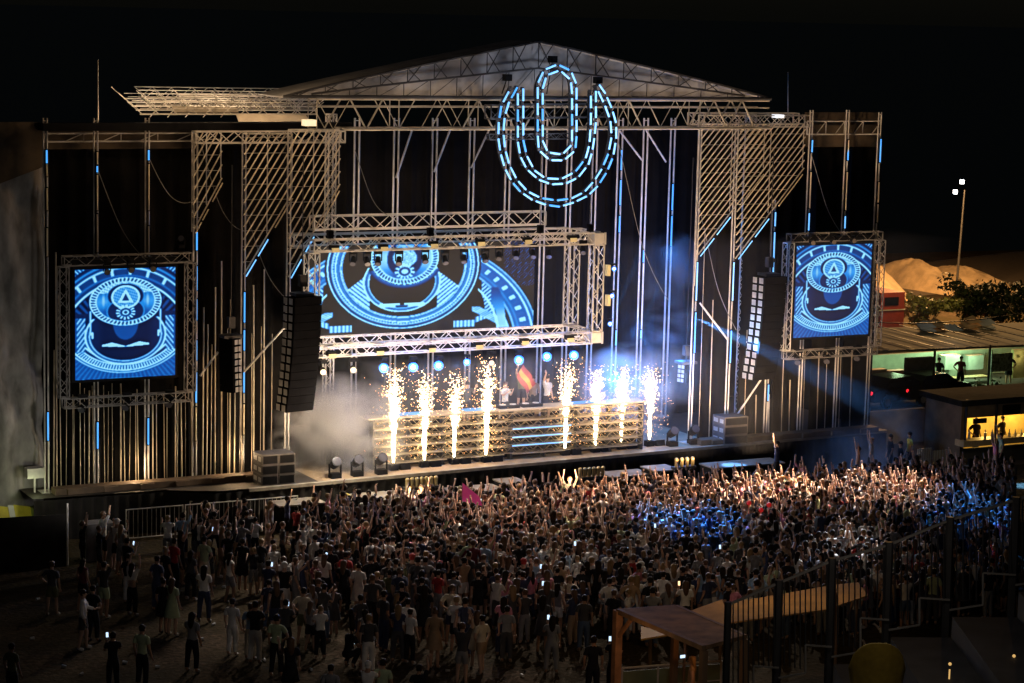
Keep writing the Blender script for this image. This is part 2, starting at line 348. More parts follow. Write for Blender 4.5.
# ------------------------------------------------------------------ slanted slat fins
def fin(xl, yb_, yt, xr, yr, Y, label, pitch=.22, yaw_=0.0):
    B = PY(xl, yb_, Y); zt = PY(xl, yt, Y)[2]; Rr = PY(xr, yr, Y)
    W = Rr[0]-B[0]; k = (Rr[2]-B[2])/W
    root = empty('slatted_fin', (B[0], Y, B[2])); tag(root, label, 'scaffold', 'slatted scaffold fins beside the stage')
    b = MB(); z = 0
    dz = .27*k
    n = 0
    while z < (zt-B[2]) + 0:
        xa, za = 0, B[2]+z
        xb_, zb_ = W, B[2]+z+k*W
        if zb_ > zt: xb_ = (zt-B[2]-z)/k; zb_ = zt
        if xb_ > .15:
            yo = 0
            xs_ = rng.uniform(0, .04)
            b.bar((B[0]+xa+xs_, Y+yo, za+xs_*k), (B[0]+xb_, Y+yo, zb_), .027, 5)
        z += dz; n += 1
    b.build('slats', mat('pale fin tubes', (.80, .70, .54), .45, .1, .2), root)
    b = MB(); z = B[2]+.5
    while z < zt:
        xe = min(W, (z-B[2])/k)
        b.bar((B[0], Y+.05, z), (B[0]+xe, Y+.05, z), .012); z += .55
    for t in (0, .5, 1.0):
        X = B[0]+W*t; b.bar((X, Y+.12, B[2]+k*W*t), (X, Y+.12, zt), .02, 6)
    b.bar((B[0], Y+.12, zt), (B[0]+W, Y+.12, zt), .03, 6)
    b.build('frame', M_STEEL, root)
    for t0, t1 in ((.02, .22), (.26, .46), (.6, .95)):
        b = MB(); o_ = np.array((.05, -.08, -.07)); p = np.array((B[0]+W*t0, Y, B[2]+k*W*t0))+o_; q = np.array((B[0]+W*t1, Y, B[2]+k*W*t1))+o_
        b.bar(p, q, .024, 6); b.build('led_tube', M_LEDW if t0 < .5 and xl > 200 else M_LEDOFF, root)
    return root
fin(193, 232, 132, 222, 178, YF-.2, 'narrow slatted scaffold fin nearest the left side screen', .2)
fin(243, 276, 134, 293, 192, YF-.6, 'slatted scaffold fin above the small left speaker array', .2)
fin(288, 278, 130, 340, 184, YF-1.0, 'wide slatted scaffold fin at the left end of the centre truss', .2)
fin(697, 256, 124, 765, 168, YF-.6, 'large slatted scaffold fin right of the rear columns', .2)
fin(735, 259, 124, 804, 168, YF-1.1, 'outer slatted scaffold fin beside the right wing banner', .2)

# ------------------------------------------------------------------ main roof
ROOF = empty('stage_roof', (41, YF, 15)); tag(ROOF, 'grey fabric pitched roof with dark arched gable truss over the stage', 'roof')
YR = YF-1.2
eL, eR, pk = PY(283, 99, YR), PY(771, 98, YR), PY(540, 42, YR)
ze = (eL[2]+eR[2])/2; eL[2] = eR[2] = ze
BK = YF+1.2
def arc(t, dz=0, Y=YR, s=1.0):          # t 0..1 along the gable
    if t <= .53: u = t/.53; X = eL[0]+(pk[0]-eL[0])*u; z = ze+(pk[2]-ze)*(u**.93)
    else: u = (1-t)/.47; X = eR[0]+(pk[0]-eR[0])*u; z = ze+(pk[2]-ze)*(u**.93)
    return np.array((X, Y, z+dz))
N = 36
b = MB()
for i in range(N):
    a, c = arc(i/N), arc((i+1)/N); 
    if i in (0,): pass
    a2, c2 = a.copy(), c.copy(); a2[1] = c2[1] = BK
    b.quad(a, c, c2, a2, .05)
b.build('membrane', M_MEMB, ROOF, smooth=False)
b = MB()
for i in range(N):
    a, c = arc(i/N, -.03), arc((i+1)/N, -.03); a[1] = c[1] = YR+.45
    b.add([(a[0], a[1], ze-.0), (c[0], c[1], ze-.0), c, a], [(0,1,2,3)])
b.build('gable_cloth', M_MEMB, ROOF)
b = MB()
outer = [arc(i/N, .03) for i in range(N+1)]
inner = []
for i in range(N+1):
    t = i/N; q = arc(t, 0); inner.append(np.array((q[0], YR, max(ze, ze+(q[2]-ze)*.55 - .02))))
b.path(outer, .045, 5); b.path(inner[2:-2], .04, 5); b.bar(outer[0], outer[-1], .06, 6)
for i in range(2, N-2):
    b.bar(outer[i], inner[i+1] if i % 2 else inner[i-1], .022)
for i in range(1, N, 2): b.bar(outer[i], inner[i], .02)
for i in range(3, N-2, 2):
    q = inner[i]; b.bar((q[0], YR+.3, ze), (q[0], YR+.3, q[2]), .016, 4); q2 = inner[min(i+2, N-3)]; b.bar((q[0], YR+.3, ze), (q2[0], YR+.3, q2[2]), .013, 4)
b.build('gable_truss', M_DSTEEL, ROOF)
# eave front truss
b = MB(); za, zb = ze-.05, PY(540, 129, YR)[2]; XL, XR = PY(318, 110, YR)[0], eR[0]
for Y in (YR+.1, YR+.9):
    b.bar((XL, Y, za), (XR, Y, za), .045, 6); b.bar((PY(345,129,YR)[0], Y, zb), (XR+.15, Y, zb), .05, 6)
    b.bar((XL, Y, za-.28), (XR, Y, za-.28), .022, 6)
    n = 30
    for k in range(n):
        X0 = XL+(XR-XL)*k/n; X1 = XL+(XR-XL)*(k+1)/n
        if rng.random() < .8: b.bar((X0, Y, zb if k % 2 else za), (X1, Y, za if k % 2 else zb), rng.choice([.016, .022, .034]), 5)
        if k % 5 == 0: b.bar((X0, Y, za), (X0, Y, zb), .022, 5)
for k in range(14):
    X0 = XL+(XR-XL)*k/13; b.bar((X0, YR+.1, zb), (X0, YR+.9, zb), .03, 5); b.bar((X0, YR+.1, za), (X0, YR+.9, za), .03, 5)
tag(b.build('eave_truss', mat('dimmed eave steel', (.36, .33, .27), .6, .1, .4, 1.5)), 'long horizontal scaffold truss under the front eave of the grey roof', 'truss')  # steel colour lowered so the eave truss reads less bright
# four roof support posts at the corners tying roof to deck
for x, lab in ((362, 'roof support post at the left end of the eave truss'), (790, 'roof support post between the right slatted fins and the wing')):
    X = PY(x, 130, YR)[0]; b = MB(); b.truss((X, YF+1.6, ZD), (X, YF+1.6, zb+.4), .3, r=.03)
    tag(b.build('roof_post', M_STEEL), lab, 'post')
# left wing roof frame, lit
wr = empty('wing_roof', (27, YF, 14.3)); tag(wr, 'warm lit lattice scaffold roof over the left wing, covered with pale sheets', 'roof')
b = MB(); Xa, Xb = PY(150, 100, YF+1)[0], PY(300, 100, YF+1)[0]; zt = PY(200, 112, YF+1)[2]
rws = np.linspace(YF-.5, YF+8, 5)
for j, Y in enumerate(rws):
    zt_ = zt+.04*j
    xa_, xb__ = PY(140-j*4, 100, Y)[0], PY(316, 100, Y)[0]; b.bar((xa_, Y, zt_), (xb__, Y, zt_), .03, 5); b.bar((xa_+.4, Y, zt_+.45), (xb__, Y, zt_+.4), .022, 5); b.bar((xa_, Y, zt_+.2), (xb__, Y, zt_+.22), .016, 4)
    for q_ in range(20):
        x_ = xa_+(xb__-xa_)*(q_+rng.uniform(-.2, .2)+.3)/20; b.bar((x_, Y, zt_), (x_+(.55 if q_ % 2 else -.55), Y, zt_+.43), .015, 4)
for k in range(9):
    xp = 150+142*k/8; b.bar((PY(xp, 100, rws[0])[0], rws[0], zt+.25), (PY(xp-10+rng.uniform(-6, 6), 100, rws[-1])[0], rws[-1], zt+.3), .028, 5); b.bar((PY(xp, 100, rws[0])[0], rws[0], zt-.1), (PY(xp+12, 100, rws[-1])[0], rws[-1], zt-.0), .018, 5)
b.build('lattice', M_STEEL, wr)
for (xa, xb, ya, yb_, Y) in ((172, 236, 106, 112, YF+.5), (236, 306, 114, 121, YF-.5), (215, 285, 103, 106, YF+4), (180, 260, 94, 96, YF+6)):
    A, B_, = PY(xa, ya, Y), PY(xb, yb_, Y); b = MB(); b.quad((A[0], Y, A[2]), (B_[0], Y, A[2]-.04), (B_[0], Y-.25, B_[2]), (A[0], Y-.25, B_[2]), .03)
    b.build('pale_sheet', mat('pale plastic sheet', (.7, .62, .5), .6, 0, .2, 2), wr)
b = MB(); q = PY(310, 126, YF-.8); b.box((Xa-4.2, YF-.3, q[2]-.18), (Xb+1.5, YF+.4, q[2]+.08)); b.build('fascia', M_BLACK, wr)
b = MB(); Xc, Xd = PY(700, 121, YF-.5)[0], PY(806, 121, YF-.5)[0]; zz_ = PY(750, 121, YF-.5)[2]
b.truss((Xc, YF-.6, zz_), (Xd, YF-.6, zz_), .4, .45, .03, .02); b.truss((Xc, YF+.2, zz_+.05), (Xd, YF+.2, zz_+.05), .4, .45, .03, .02)
tag(b.build('header_truss', M_STEEL), 'short lattice truss across the tops of the right slatted fins', 'truss')
b = MB(); Xc, Xd = PY(194, 136, YF-.5)[0], PY(343, 136, YF-.5)[0]; zz_ = PY(260, 137, YF-.5)[2]
b.truss((Xc, YF-.5, zz_), (Xd, YF-.5, zz_), .4, .4, .03, .02)
tag(b.build('header_truss', M_STEEL), 'short lattice truss across the tops of the left slatted fins', 'truss')
lg = MB(); p = PY(309, 123, YF-1.4); lg.box((p[0]-.2, p[1]-.2, p[2]-.1), (p[0]+.2, p[1]+.2, p[2]+.12)); 
tag(lg.build('flood_lamp', mat('lit flood front', (.8, .7, .5), .5, emit=(1, .8, .5), es=.9)), 'bright warm flood lamp at the left end of the roof eave', 'lamp')
lg = MB()
p = PY(778, 116, YF-.8); lg.box((p[0]-.16, p[1]-.2, p[2]-.07), (p[0]+.16, p[1]+.2, p[2]+.06)); tag(lg.build('flood_lamp', mat('lit flood white', (.8, .8, .8), .5, emit=(.9, .95, 1), es=1.0)), 'small white lamp above the outer right slatted fin', 'lamp')

# ------------------------------------------------------------------ screens
def ring(s, t, cx, cy, rx, ry): return np.sqrt(((s-cx)/rx)**2+((t-cy)/ry)**2)
def band(d, r, w, soft=.35): return np.clip((w-np.abs(d-r))/(w*soft+1e-6), 0, 1)
def art_side(s, t):
    v = np.full(s.shape, .10); 
    # upper sweeping arcs
    d = ring(s, t, 0, -.55, 1.45, 1.42)
    top = (t > .2)
    v = np.where(top, np.maximum(v, .22*band(d, 1.06, .16)), v)
    for r, a in ((.93, .85), (1.0, .4), (1.10, .75), (1.16, .5)): v = np.where(top, np.maximum(v, a*band(d, r, .018)), v)
    an = np.arctan2(t+.55, s)
    v = np.where(top & (d > 1.01) & (d < 1.09) & (np.sin(an*26) > .85), .8, v)
    v = np.where(top & (d > 1.22), .25+.5*(np.sin((s*np.sign(s)-t)*70) > .2)*1.0, v)
    v = np.where(top & (d < .9) & (np.abs(s) > .74), .30*(.5+.5*np.sin(an*70)), v)
    # bottom wide rings
    d = ring(s, t, 0, -.0, 1.26, .86); low = t < -.02; an = np.arctan2(t/.86, s/1.26)
    v = np.where(low & (d > .78) & (d < 1.12), .34+.22*np.sin(d*80), v)
    for r, a in ((.80, 1), (.88, .9), (1.0, .95), (1.05, .8)): v = np.where(low, np.maximum(v, a*band(d, r, .016)), v)
    v = np.where(low & (d > .90) & (d < .985), .35+.55*(np.sin(an*130) > 0), v)
    v = np.where(low & (d > 1.07), .30+.12*(np.sin(an*110) > 0), v)
    v = np.where((t < .12) & (t > -.5) & (np.abs(s) > .80), .30+.45*(np.sin((np.abs(s)*1.2+t)*60) > 0)*(np.abs(s) < .97), v)
    # bowl
    d = ring(s, t, 0, -.22, .80, .52); bowl = (d < 1.0) & (t < .3)
    v = np.where(bowl, .04+.55*np.clip((np.abs(s)-.42), 0, 1)**1.3+.10*np.exp(-((s/.2)**2+((t+.1)/.15)**2)), v)
    v = np.where((d < 1.06) & (t < .1), np.maximum(v, band(d, 1.0, .035)*.85), v)
    v = np.where((d < 1.0) & (t < -.1), np.maximum(v, band(d, .90, .03)*.75), v)
    v = np.where((t < -.1) & (d > .92) & (d < .97), .35, v)
    v = np.where((ring(s, t, 0, .0, .25, .3) < 1) & (t < .02), .30, v)
    sm = -.40+.02*(s/.46)**2
    v = np.where((np.abs(s) < .47) & (t > sm-.025) & (t < sm+.05*(1-(np.abs(np.abs(s)-.27)/.2)**1)), 1.15, v)
    v = np.where((ring(s, t, -.66, -.2, .022, .07) < 1) | (ring(s, t, .66, -.2, .022, .07) < 1), .95, v)
    v = np.where((np.abs(np.abs(s)-.70) < .022) & (t < .25) & (t > -.2), .75, v)
    # disc
    d = ring(s, t, 0, .40, .72, .44); an = np.arctan2((t-.40)/.44, s/.72)
    v = np.where(d < 1.0, .34+.26*np.cos(an*2)*np.cos(an*2)-.06*(d < .5), v)
    v = np.where((d < .97) & (d > .84), .18+.78*(np.sin(an*52+d*10) > .1), v)
    v = np.maximum(v, np.where(d < 1.1, band(d, .985, .022), 0)); v = np.maximum(v, np.where(d < 1.1, band(d, .82, .02)*.9, 0))
    n = (np.sin(s*91+t*37)*np.sin(s*53-t*83)+1)/2
    v = np.where((d > .55) & (d < .8) & (t > .55), .5+.5*n, v)
    for cy, r in ((.50, .37), (.22, .37)):
        q = ring(s, t, 0, cy, r, r*.62); v = np.where((q < 1) & (d < .8), .13, v); v = np.maximum(v, band(q, 1, .05)*.55*(d < .82))
    q = ring(s, t, 0, .48, .27, .20); v = np.where(q < 1, .40+.4*n, v); v = np.maximum(v, band(q, 1, .08)*1.1)
    for cx in (-.34, .34): v = np.where((d < .80) & (d > .3), np.maximum(v, .75*np.exp(-(((s-cx*1.3)/.07)**2+((t-.42)/.22)**2))), v)
    # triangle
    ty = (t-.38)/.24; tx = np.abs(s)/.15
    tri = (ty > 0) & (ty < 1) & (tx < (1-ty)); tin = (ty > .14) & (ty < .72) & (tx < (.74-ty)*.85)
    v = np.where(tri & ~tin, 1.2, v); v = np.where(tin, .25, v)
    q = ring(s, t, 0, .20, .16, .11); an = np.arctan2((t-.20)/.11, s/.16)
    v = np.where(q < 1+.22*np.sign(np.sin(an*14)), 1.0, v); v = np.where(q < .72, .22, v); v = np.where(q < .42, .95, v); v = np.where(q < .25, .2, v)
    return v
def art_center(s, t, asp):
    v = np.full(s.shape, -1.0)       # -1 = transparent/unlit
    X = (s+1)*335+75; Y = 255-t*130
    def put(mask, val): 
        nonlocal v; v = np.where(mask, val, v)
    n = (np.sin(X*.9+Y*.37)*np.sin(X*.53-Y*.83)+1)/2
    d = ring(X, Y, 350, 190, 225, 185); an = np.arctan2((Y-190)/185, (X-350)/225)
    put((d < 1.0) & (d > .80), .35+.2*np.sin(d*90))
    for r, a in ((.985, 1), (.93, .8), (.885, 1.1), (.82, .85), (.80, .7)): put(band(d, r, .010) > .4, a)
    put((d > .90) & (d < .925) & (np.sin(an*150) > 0), .85)
    for sg in (-1, 1):                # white wedge rays
        xx = (X-350)*sg
        put((xx > 98) & (xx < 175) & (Y > 205+(xx-100)*.75) & (Y < 330-(xx-98)*.6) & (d < .8) & (Y > 208), .35+.7*(np.sin((xx*.8+Y)*.5) > -.2))
        put((ring(X, Y, 350+sg*96, 265, 12, 14) < 1), .9)
        # outer fans
        put((xx > 232) & (xx < 275) & (np.abs(ring(X, Y, 350, 330, 262, 170)-1) < .07) & (Y < 350), .3+.6*(np.sin(Y*.5+xx*.4) > 0))
        dd = ring(X, Y, 350-sg*70, 430, 470, 330)
        m = (xx > 215) & (d > 1.02)
        put(m & (dd > .86) & (dd < 1.02), .32+.15*n)
        for r, a in ((.87, .7), (.90, .5), (.99, .9), (1.02, .7)): put(m & (band(dd, r, .008) > .4), a)
        put(m & (dd > .92) & (dd < .96) & (np.sin(np.arctan2(Y-430, X-350)*60) > .6), 1.0)
        dd2 = ring(X, Y, 350-sg*70, 440, 405, 270)
        put(m & (dd2 > .86) & (dd2 < .98) & (xx > 285), .28+.5*((dd2 > .94) & (Y > 270)))
        for r in (.86, .98): put(m & (xx > 285) & (band(dd2, r, .01) > .4), .8)
        put(m & (xx > 165) & (xx < 260) & (Y > 345) & (np.abs(Y-(355+(225-xx)*.35)) < 9) , .5+.4*(np.sin(xx*.6) > 0))
        n2 = (np.sin(X*1.7+Y*.9)*np.sin(X*.8-Y*1.9)*np.sin(X*.31+Y*.4)+1)/2
        put((xx > 300) & (Y < 260) & (dd > 1.04) & (n2 > .62), .75)
        put((xx > 262) & (xx < 380) & (Y > 262) & (np.abs(ring(X, Y, 350+sg*250, 390, 60, 150)-.8) < .22), .25+.5*np.clip((Y-270)/80, 0, 1))
        put((xx > 205) & (xx < 282) & (Y > 318) & (np.abs((Y-318)-(xx-205)*.55) < 13), .45+.5*(np.sin(xx*.5+Y) > 0)); put((xx > 150) & (xx < 215) & (Y > 358) & (Y < 378), .5+.5*(np.sin(xx*.55) > 0))
        put((xx > 222) & (xx < 300) & (np.abs(ring(X, Y, 350, 400, 285, 215)-1) < .012) & (Y > 205), 1.0)
    # inner bowl
    d2 = ring(X, Y, 345, 235, 112, 88)
    put((d2 < 1.0) & (Y > 200) & (d2 > .86), .4); put((np.abs(d2-1) < .025) & (Y > 190), 1.0); put((np.abs(d2-.88) < .02) & (Y > 210), .8); put((d2 < .86) & (Y > 228), -1)
    sm = 292+10*((X-345)/66)**2*-1+6
    put((np.abs(X-345) < 66) & (Y > 298-.0*X) & (Y < 309) & (np.abs(X-345) > 6), 1.25); put((np.abs(X-345) < 62) & (Y > 303) & (Y < 308) & (np.abs(X-345) < 20), .3)
    # disc
    d3 = ring(X, Y, 352, 165, 100, 78); a3 = np.arctan2((Y-165)/78, (X-352)/100)
    put(d3 < 1, .30+.45*np.cos(a3)**2*(d3 > .5)); put((d3 > .84) & (d3 < .97), .1+.9*(np.sin(a3*56+d3*14) > 0)); put(np.abs(d3-.99) < .02, 1.1); put(np.abs(d3-.82) < .02, .9)
    put(ring(X, Y, 352, 168, 52, 52) < 1, .12)
    q = ring(X, Y, 352, 205, 25, 19); a4 = np.arctan2(Y-205, X-352)
    put(q < 1+.18*np.sign(np.sin(a4*13)), 1.0); put(q < .7, .2); put(q < .4, .95)
    put((ring(X, Y, 352, 165, 36, 26) < 1) & (n > .35), 1.0)
    put((np.abs(X-352) < 26) & (Y < 150) & (n > .4), .9)
    put((d3 < 1.15) & (d3 > 1.02) & (Y > 200), np.clip(.5-(d3-1.02)*3, 0, 1)); 
    return v
def screen_mesh(name, c, wid, hei, nx, ny, fn, m):
    s = (np.arange(nx)+.5)/nx*2-1; t = (np.arange(ny)+.5)/ny*2-1; S, T = np.meshgrid(s, t, indexing='ij')
    v = fn(S, T)
    lit = np.maximum(v, 0); bl = lit.copy()
    for _ in (0, 1):
        for ax in (0, 1): bl = (bl*2+np.roll(bl, 1, ax)+np.roll(bl, -1, ax))/4
    gl = bl.copy()
    for _ in range(5):
        for ax in (0, 1): gl = (gl+np.roll(gl, 2, ax)+np.roll(gl, -2, ax))/3
    v = np.where((v < 0), v, np.maximum(0, (bl+(bl-gl)*.5+gl*.12)*1.05))
    vx, vz = np.meshgrid(np.linspace(-wid/2, wid/2, nx+1), np.linspace(-hei/2, hei/2, ny+1), indexing='ij')
    co = np.stack([vx, np.zeros_like(vx), vz], -1).reshape(-1, 3)
    i, j = np.meshgrid(np.arange(nx), np.arange(ny), indexing='ij'); a = (i*(ny+1)+j).ravel()
    q = np.stack([a, a+ny+1, a+ny+2, a+1], 1)
    me = bpy.data.meshes.new(name); me.vertices.add(len(co)); me.vertices.foreach_set('co', co.ravel())
    me.loops.add(q.size); me.loops.foreach_set('vertex_index', q.ravel()); me.polygons.add(len(q)); me.polygons.foreach_set('loop_start', np.arange(0, q.size, 4))
    me.update(); 
    at = me.attributes.new('picture', 'FLOAT', 'FACE'); at.data.foreach_set('value', v.ravel())
    me.materials.append(m); o = bpy.data.objects.new(name, me); COL.objects.link(o); o.location = c; return o
def led_mat(name, offcol, strength):
    mt = bpy.data.materials.new(name); mt.use_nodes = True; nt = mt.node_tree; b = nt.nodes['Principled BSDF']
    at = nt.nodes.new('ShaderNodeAttribute'); at.attribute_name = 'picture'
    cr = nt.nodes.new('ShaderNodeValToRGB'); nt.links.new(at.outputs['Fac'], cr.inputs[0])
    e = cr.color_ramp.elements; e[0].position = 0; e[0].color = (.0, .004, .03, 1); e[1].position = 1; e[1].color = (.36, .84, 1, 1)
    for p, c in ((.15, (.001, .015, .10, 1)), (.42, (.002, .085, .44, 1)), (.68, (.015, .30, .88, 1))): x = e.new(p); x.color = c
    lt = nt.nodes.new('ShaderNodeMath'); lt.operation = 'GREATER_THAN'; lt.inputs[1].default_value = -.5; nt.links.new(at.outputs['Fac'], lt.inputs[0])
    mx = nt.nodes.new('ShaderNodeMix'); mx.data_type = 'RGBA'; nt.links.new(lt.outputs[0], mx.inputs[0]); mx.inputs[6].default_value = offcol; nt.links.new(cr.outputs[0], mx.inputs[7])
    nt.links.new(mx.outputs[2], b.inputs['Emission Color']); b.inputs['Emission Strength'].default_value = strength
    b.inputs['Base Color'].default_value = (.02, .02, .022, 1); b.inputs['Roughness'].default_value = .6; mt.cycles.emission_sampling = 'NONE'; b.inputs['Specular IOR Level'].default_value = 0
    return mt
LM = led_mat('blue led screen picture', (.0, .0, .0, 1), .98)
LMC = led_mat('blue led wall picture on see-through mesh', (.018, .014, .011, 1), 1.15)
def side_screen(xa, ya, xb, yb_, Y, label, frame_px):
    A, B_ = PY(xa, ya, Y), PY(xb, yb_, Y); Wd = B_[0]-A[0]; Hd = A[2]-B_[2]; c = ((A[0]+B_[0])/2, Y, (A[2]+B_[2])/2)
    root = empty('video_screen', c); tag(root, label, 'video screen', 'side video screens')
    o = screen_mesh('display', (0, 0, 0), Wd, Hd, 200, 220, art_side, LM); o.parent = root
    b = MB(); b.box((c[0]-Wd/2-.1, Y+.02, c[2]-Hd/2-.1), (c[0]+Wd/2+.1, Y+.3, c[2]+Hd/2+.35)); b.build('housing', M_BLACK, root)
    fa, fb = PY(frame_px[0], frame_px[1], Y-.1), PY(frame_px[2], frame_px[3], Y-.1)
    r2 = empty('screen_truss', ((fa[0]+fb[0])/2, Y-.1, fb[2])); tag(r2, 'rectangular lattice truss frame around the '+('left' if xa < 500 else 'right')+' side screen', 'truss', 'truss frames around the side screens')
    for nm, p, q in (('top_truss', (fa[0], fa[2]), (fb[0], fa[2])), ('bottom_truss', (fa[0], fb[2]), (fb[0], fb[2])), ('side_truss', (fa[0], fb[2]+.2), (fa[0], fa[2]-.2)), ('side_truss', (fb[0], fb[2]+.2), (fb[0], fa[2]-.2))):
        b = MB(); b.truss((p[0], Y-.1, p[1]), (q[0], Y-.1, q[1]), .32, r=.026, rb=.014); b.build(nm, M_ALU if (xa > 500 and nm == 'side_truss' and p[0] == fa[0]) else M_DIM, r2)  # lit side keeps bright metal, the others carry shade in their colour
    return c, Wd, Hd, fa, fb
L = side_screen(75, 270, 175, 375, YF-.75, 'left hand square video screen showing a blue ringed emblem', (63, 261, 190, 396))
Rr_ = side_screen(797, 246, 868, 334, YF-.75, 'right hand square video screen showing a blue ringed emblem', (789, 238, 875, 350))

# centre led wall (see-through), behind the truss frame
YC = YF-.3
A, B_ = PY(309, 247, YC), PY(533, 326, YC); Wd, Hd = B_[0]-A[0], A[2]-B_[2]; cc = ((A[0]+B_[0])/2, YC, (A[2]+B_[2])/2)
root = empty('led_wall', cc); tag(root, 'wide centre video wall showing blue rings and a gear above the performers', 'video screen')
o = screen_mesh('display', (0, 0, 0), Wd, Hd, 380, 150, lambda s, t: art_center(s, t, 1), LMC); o.parent = root
b = MB()
for k in range(13):
    X = A[0]+Wd*k/12; b.bar((X, YC+.1, B_[2]), (X, YC+.1, A[2]), .02)
for k in range(6):
    z = B_[2]+Hd*k/5; b.bar((A[0], YC+.1, z), (B_[0], YC+.1, z), .02)
b.build('support_grid', M_DSTEEL, root)

# centre truss box
YT = YF-1.3
tl, tr, br_, bl = PY(312, 246, YT), PY(597, 238, YT), PY(595, 337, YT), PY(300, 352, YT)
zt, zb = (tl[2]+tr[2])/2, (bl[2]+br_[2])/2; XL, XR = tl[0], tr[0]
ct = empty('truss_box', ((XL+XR)/2, YT, zb)); tag(ct, 'large box of cream lit lattice trusses framing the centre video wall', 'truss')
DY = 1.9
def tpart(nm, p, q, w_=.42):
    b = MB(); b.truss(p, q, w_, r=.032, rb=.019); b.build(nm, M_ALU, ct)
tpart('top_truss', (XL, YT, zt), (XR-.2, YT, zt)); tpart('bottom_truss', (XL, YT, zb), (XR-.2, YT, zb)); tpart('side_truss', (XR, YT, zb+.25), (XR, YT, zt-.25))
tpart('top_truss', (XL, YT+DY, zt), (XR-.2, YT+DY, zt)); tpart('bottom_truss', (XL, YT+DY, zb), (XR-.2, YT+DY, zb)); tpart('side_truss', (XR, YT+DY, zb+.25), (XR, YT+DY, zt-.25))
tpart('side_truss', (XL, YT, zb+.25), (XL, YT, zt-.25))
tpart('cross_truss', (XR, YT+.25, zt), (XR, YT+DY-.25, zt)); tpart('cross_truss', (XR, YT+.25, zb), (XR, YT+DY-.25, zb))
for z in (zt, zb):
    b = MB()
    for a in (-.23, .23):
        for c in (-.23, .23): b.bar((XR+a, YT+c, z-.23), (XR+a, YT+c, z+.23), .04)
    b.box((XR-.2, YT-.22, z-.2), (XR+.2, YT+.22, z+.2)); b.build('corner_block', M_ALU, ct)
# hoist lines
for x in (330, 430, 540, 590):
    b = MB(); p = PY(x, 240, YT); b.bar((p[0], YT, zt+.2), (p[0], YT, 13.6), .012, 4); b.box((p[0]-.1, YT-.1, zt+.25), (p[0]+.1, YT+.1, zt+.55)); b.build('hoist_line', M_BLACK, ct)
# upper lone truss
YU = YF-.2
p, q = PY(312, 224, YU), PY(543, 217, YU); z = (p[2]+q[2])/2
b = MB(); b.truss((p[0], YU, z), (q[0], YU, z), .45, .5, .032, .02); ut = b.build('lighting_truss', M_ALU); tag(ut, 'single horizontal lattice truss hanging above the centre truss box', 'truss')
b = MB()
for t in (.1, .5, .95): X = p[0]+(q[0]-p[0])*t; b.bar((X, YU, z+.2), (X, YU, 13.7), .012)
b.build('hanging_cables', M_BLACK, ut)

# ------------------------------------------------------------------ stage lights
def moving_head(loc, lens, aimv, label, group, scale=1.0, up=1):
    root = empty('moving_light', loc); tag(root, label, 'stage light', group)
    d = np.array(aimv, float); d /= np.linalg.norm(d); l = np.array(loc, float); s = scale
    b = MB(); b.box((l[0]-.13*s, l[1]-.11*s, l[2]), (l[0]+.13*s, l[1]+.11*s, l[2]+up*.12*s) if up > 0 else (l[0]+.13*s, l[1]+.11*s, l[2]+.12*s)); b.build('base', M_BLACK, root)
    b = MB(); hz = l[2]-up*.28*s
    if up < 0: hz = l[2]+.36*s
    for sx in (-1, 1): b.bar((l[0]+sx*.15*s, l[1], l[2]+(0 if up > 0 else .1*s)), (l[0]+sx*.15*s, l[1], hz), .025*s)
    b.bar((l[0]-.15*s, l[1], l[2]+(.0 if up > 0 else .1*s)), (l[0]+.15*s, l[1], l[2]+(.0 if up > 0 else .1*s)), .025*s); b.build('yoke', M_BLACK, root)
    c = np.array((l[0], l[1], hz)); b = MB(); b.bar(c-d*.17*s, c+d*.15*s, .10*s, 10, .13*s); b.build('head', M_BLACK, root)
    b = MB(); b.bar(c+d*.14*s, c+d*.17*s, (.085 if lens is M_LENSB else .11)*s, 12); b.build('lens', lens, root)
    if lens is M_LENSB:
        b = MB(); n_ = 14; u = np.cross(d, (0,0,1)); u /= np.linalg.norm(u); w_ = np.cross(d, u)
        ps = [c+d*.155*s+(u*cos(2*pi*k/n_)+w_*sin(2*pi*k/n_))*.135*s for k in range(n_+1)]; b.path(ps, .055*s, 6); b.build('rim', M_HALO, root)  # glowing ring added as the halo around the lens
    return c, d
tocam = np.array((-.45, -.87, .12))
bl_ = [(120,372,383),]
lamps_blue = [(384, 368), (413, 367), (439, 366), (467, 364), (519, 360), (547, 357), (574, 355)]
for i, (x, y) in enumerate(lamps_blue):
    p = PY(x, y, YT); c, d = moving_head((p[0], YT, p[2]+.28), M_LENSB, tocam+np.array((rng.uniform(-.1,.1), 0, rng.uniform(-.1,.1))), 'glowing blue moving light under the centre truss, %s from the left' % ordn[i], 'blue moving lights under the centre truss', .98 if i != 3 else .72)
    lamp('blue_beam', 'POINT', c+d*.5, 85, (.03, .25, 1), .12)
for i, (x, y, l) in enumerate([(323, 371, 'unlit pale moving light hanging at the left end under the centre truss'), (353, 369, 'unlit pale moving light second from the left under the centre truss'), (491, 362, 'unlit moving light under the centre truss between blue lights')]):
    p = PY(x, y, YT); moving_head((p[0], YT, p[2]+.28), mat('pale lens with glow', (.7, .6, .45), .3, emit=(1, .8, .55), es=.12), (-.3, -.9, -.1), l, 'unlit moving lights under the centre truss')  # faint emission put into the lens to brighten it while unlit
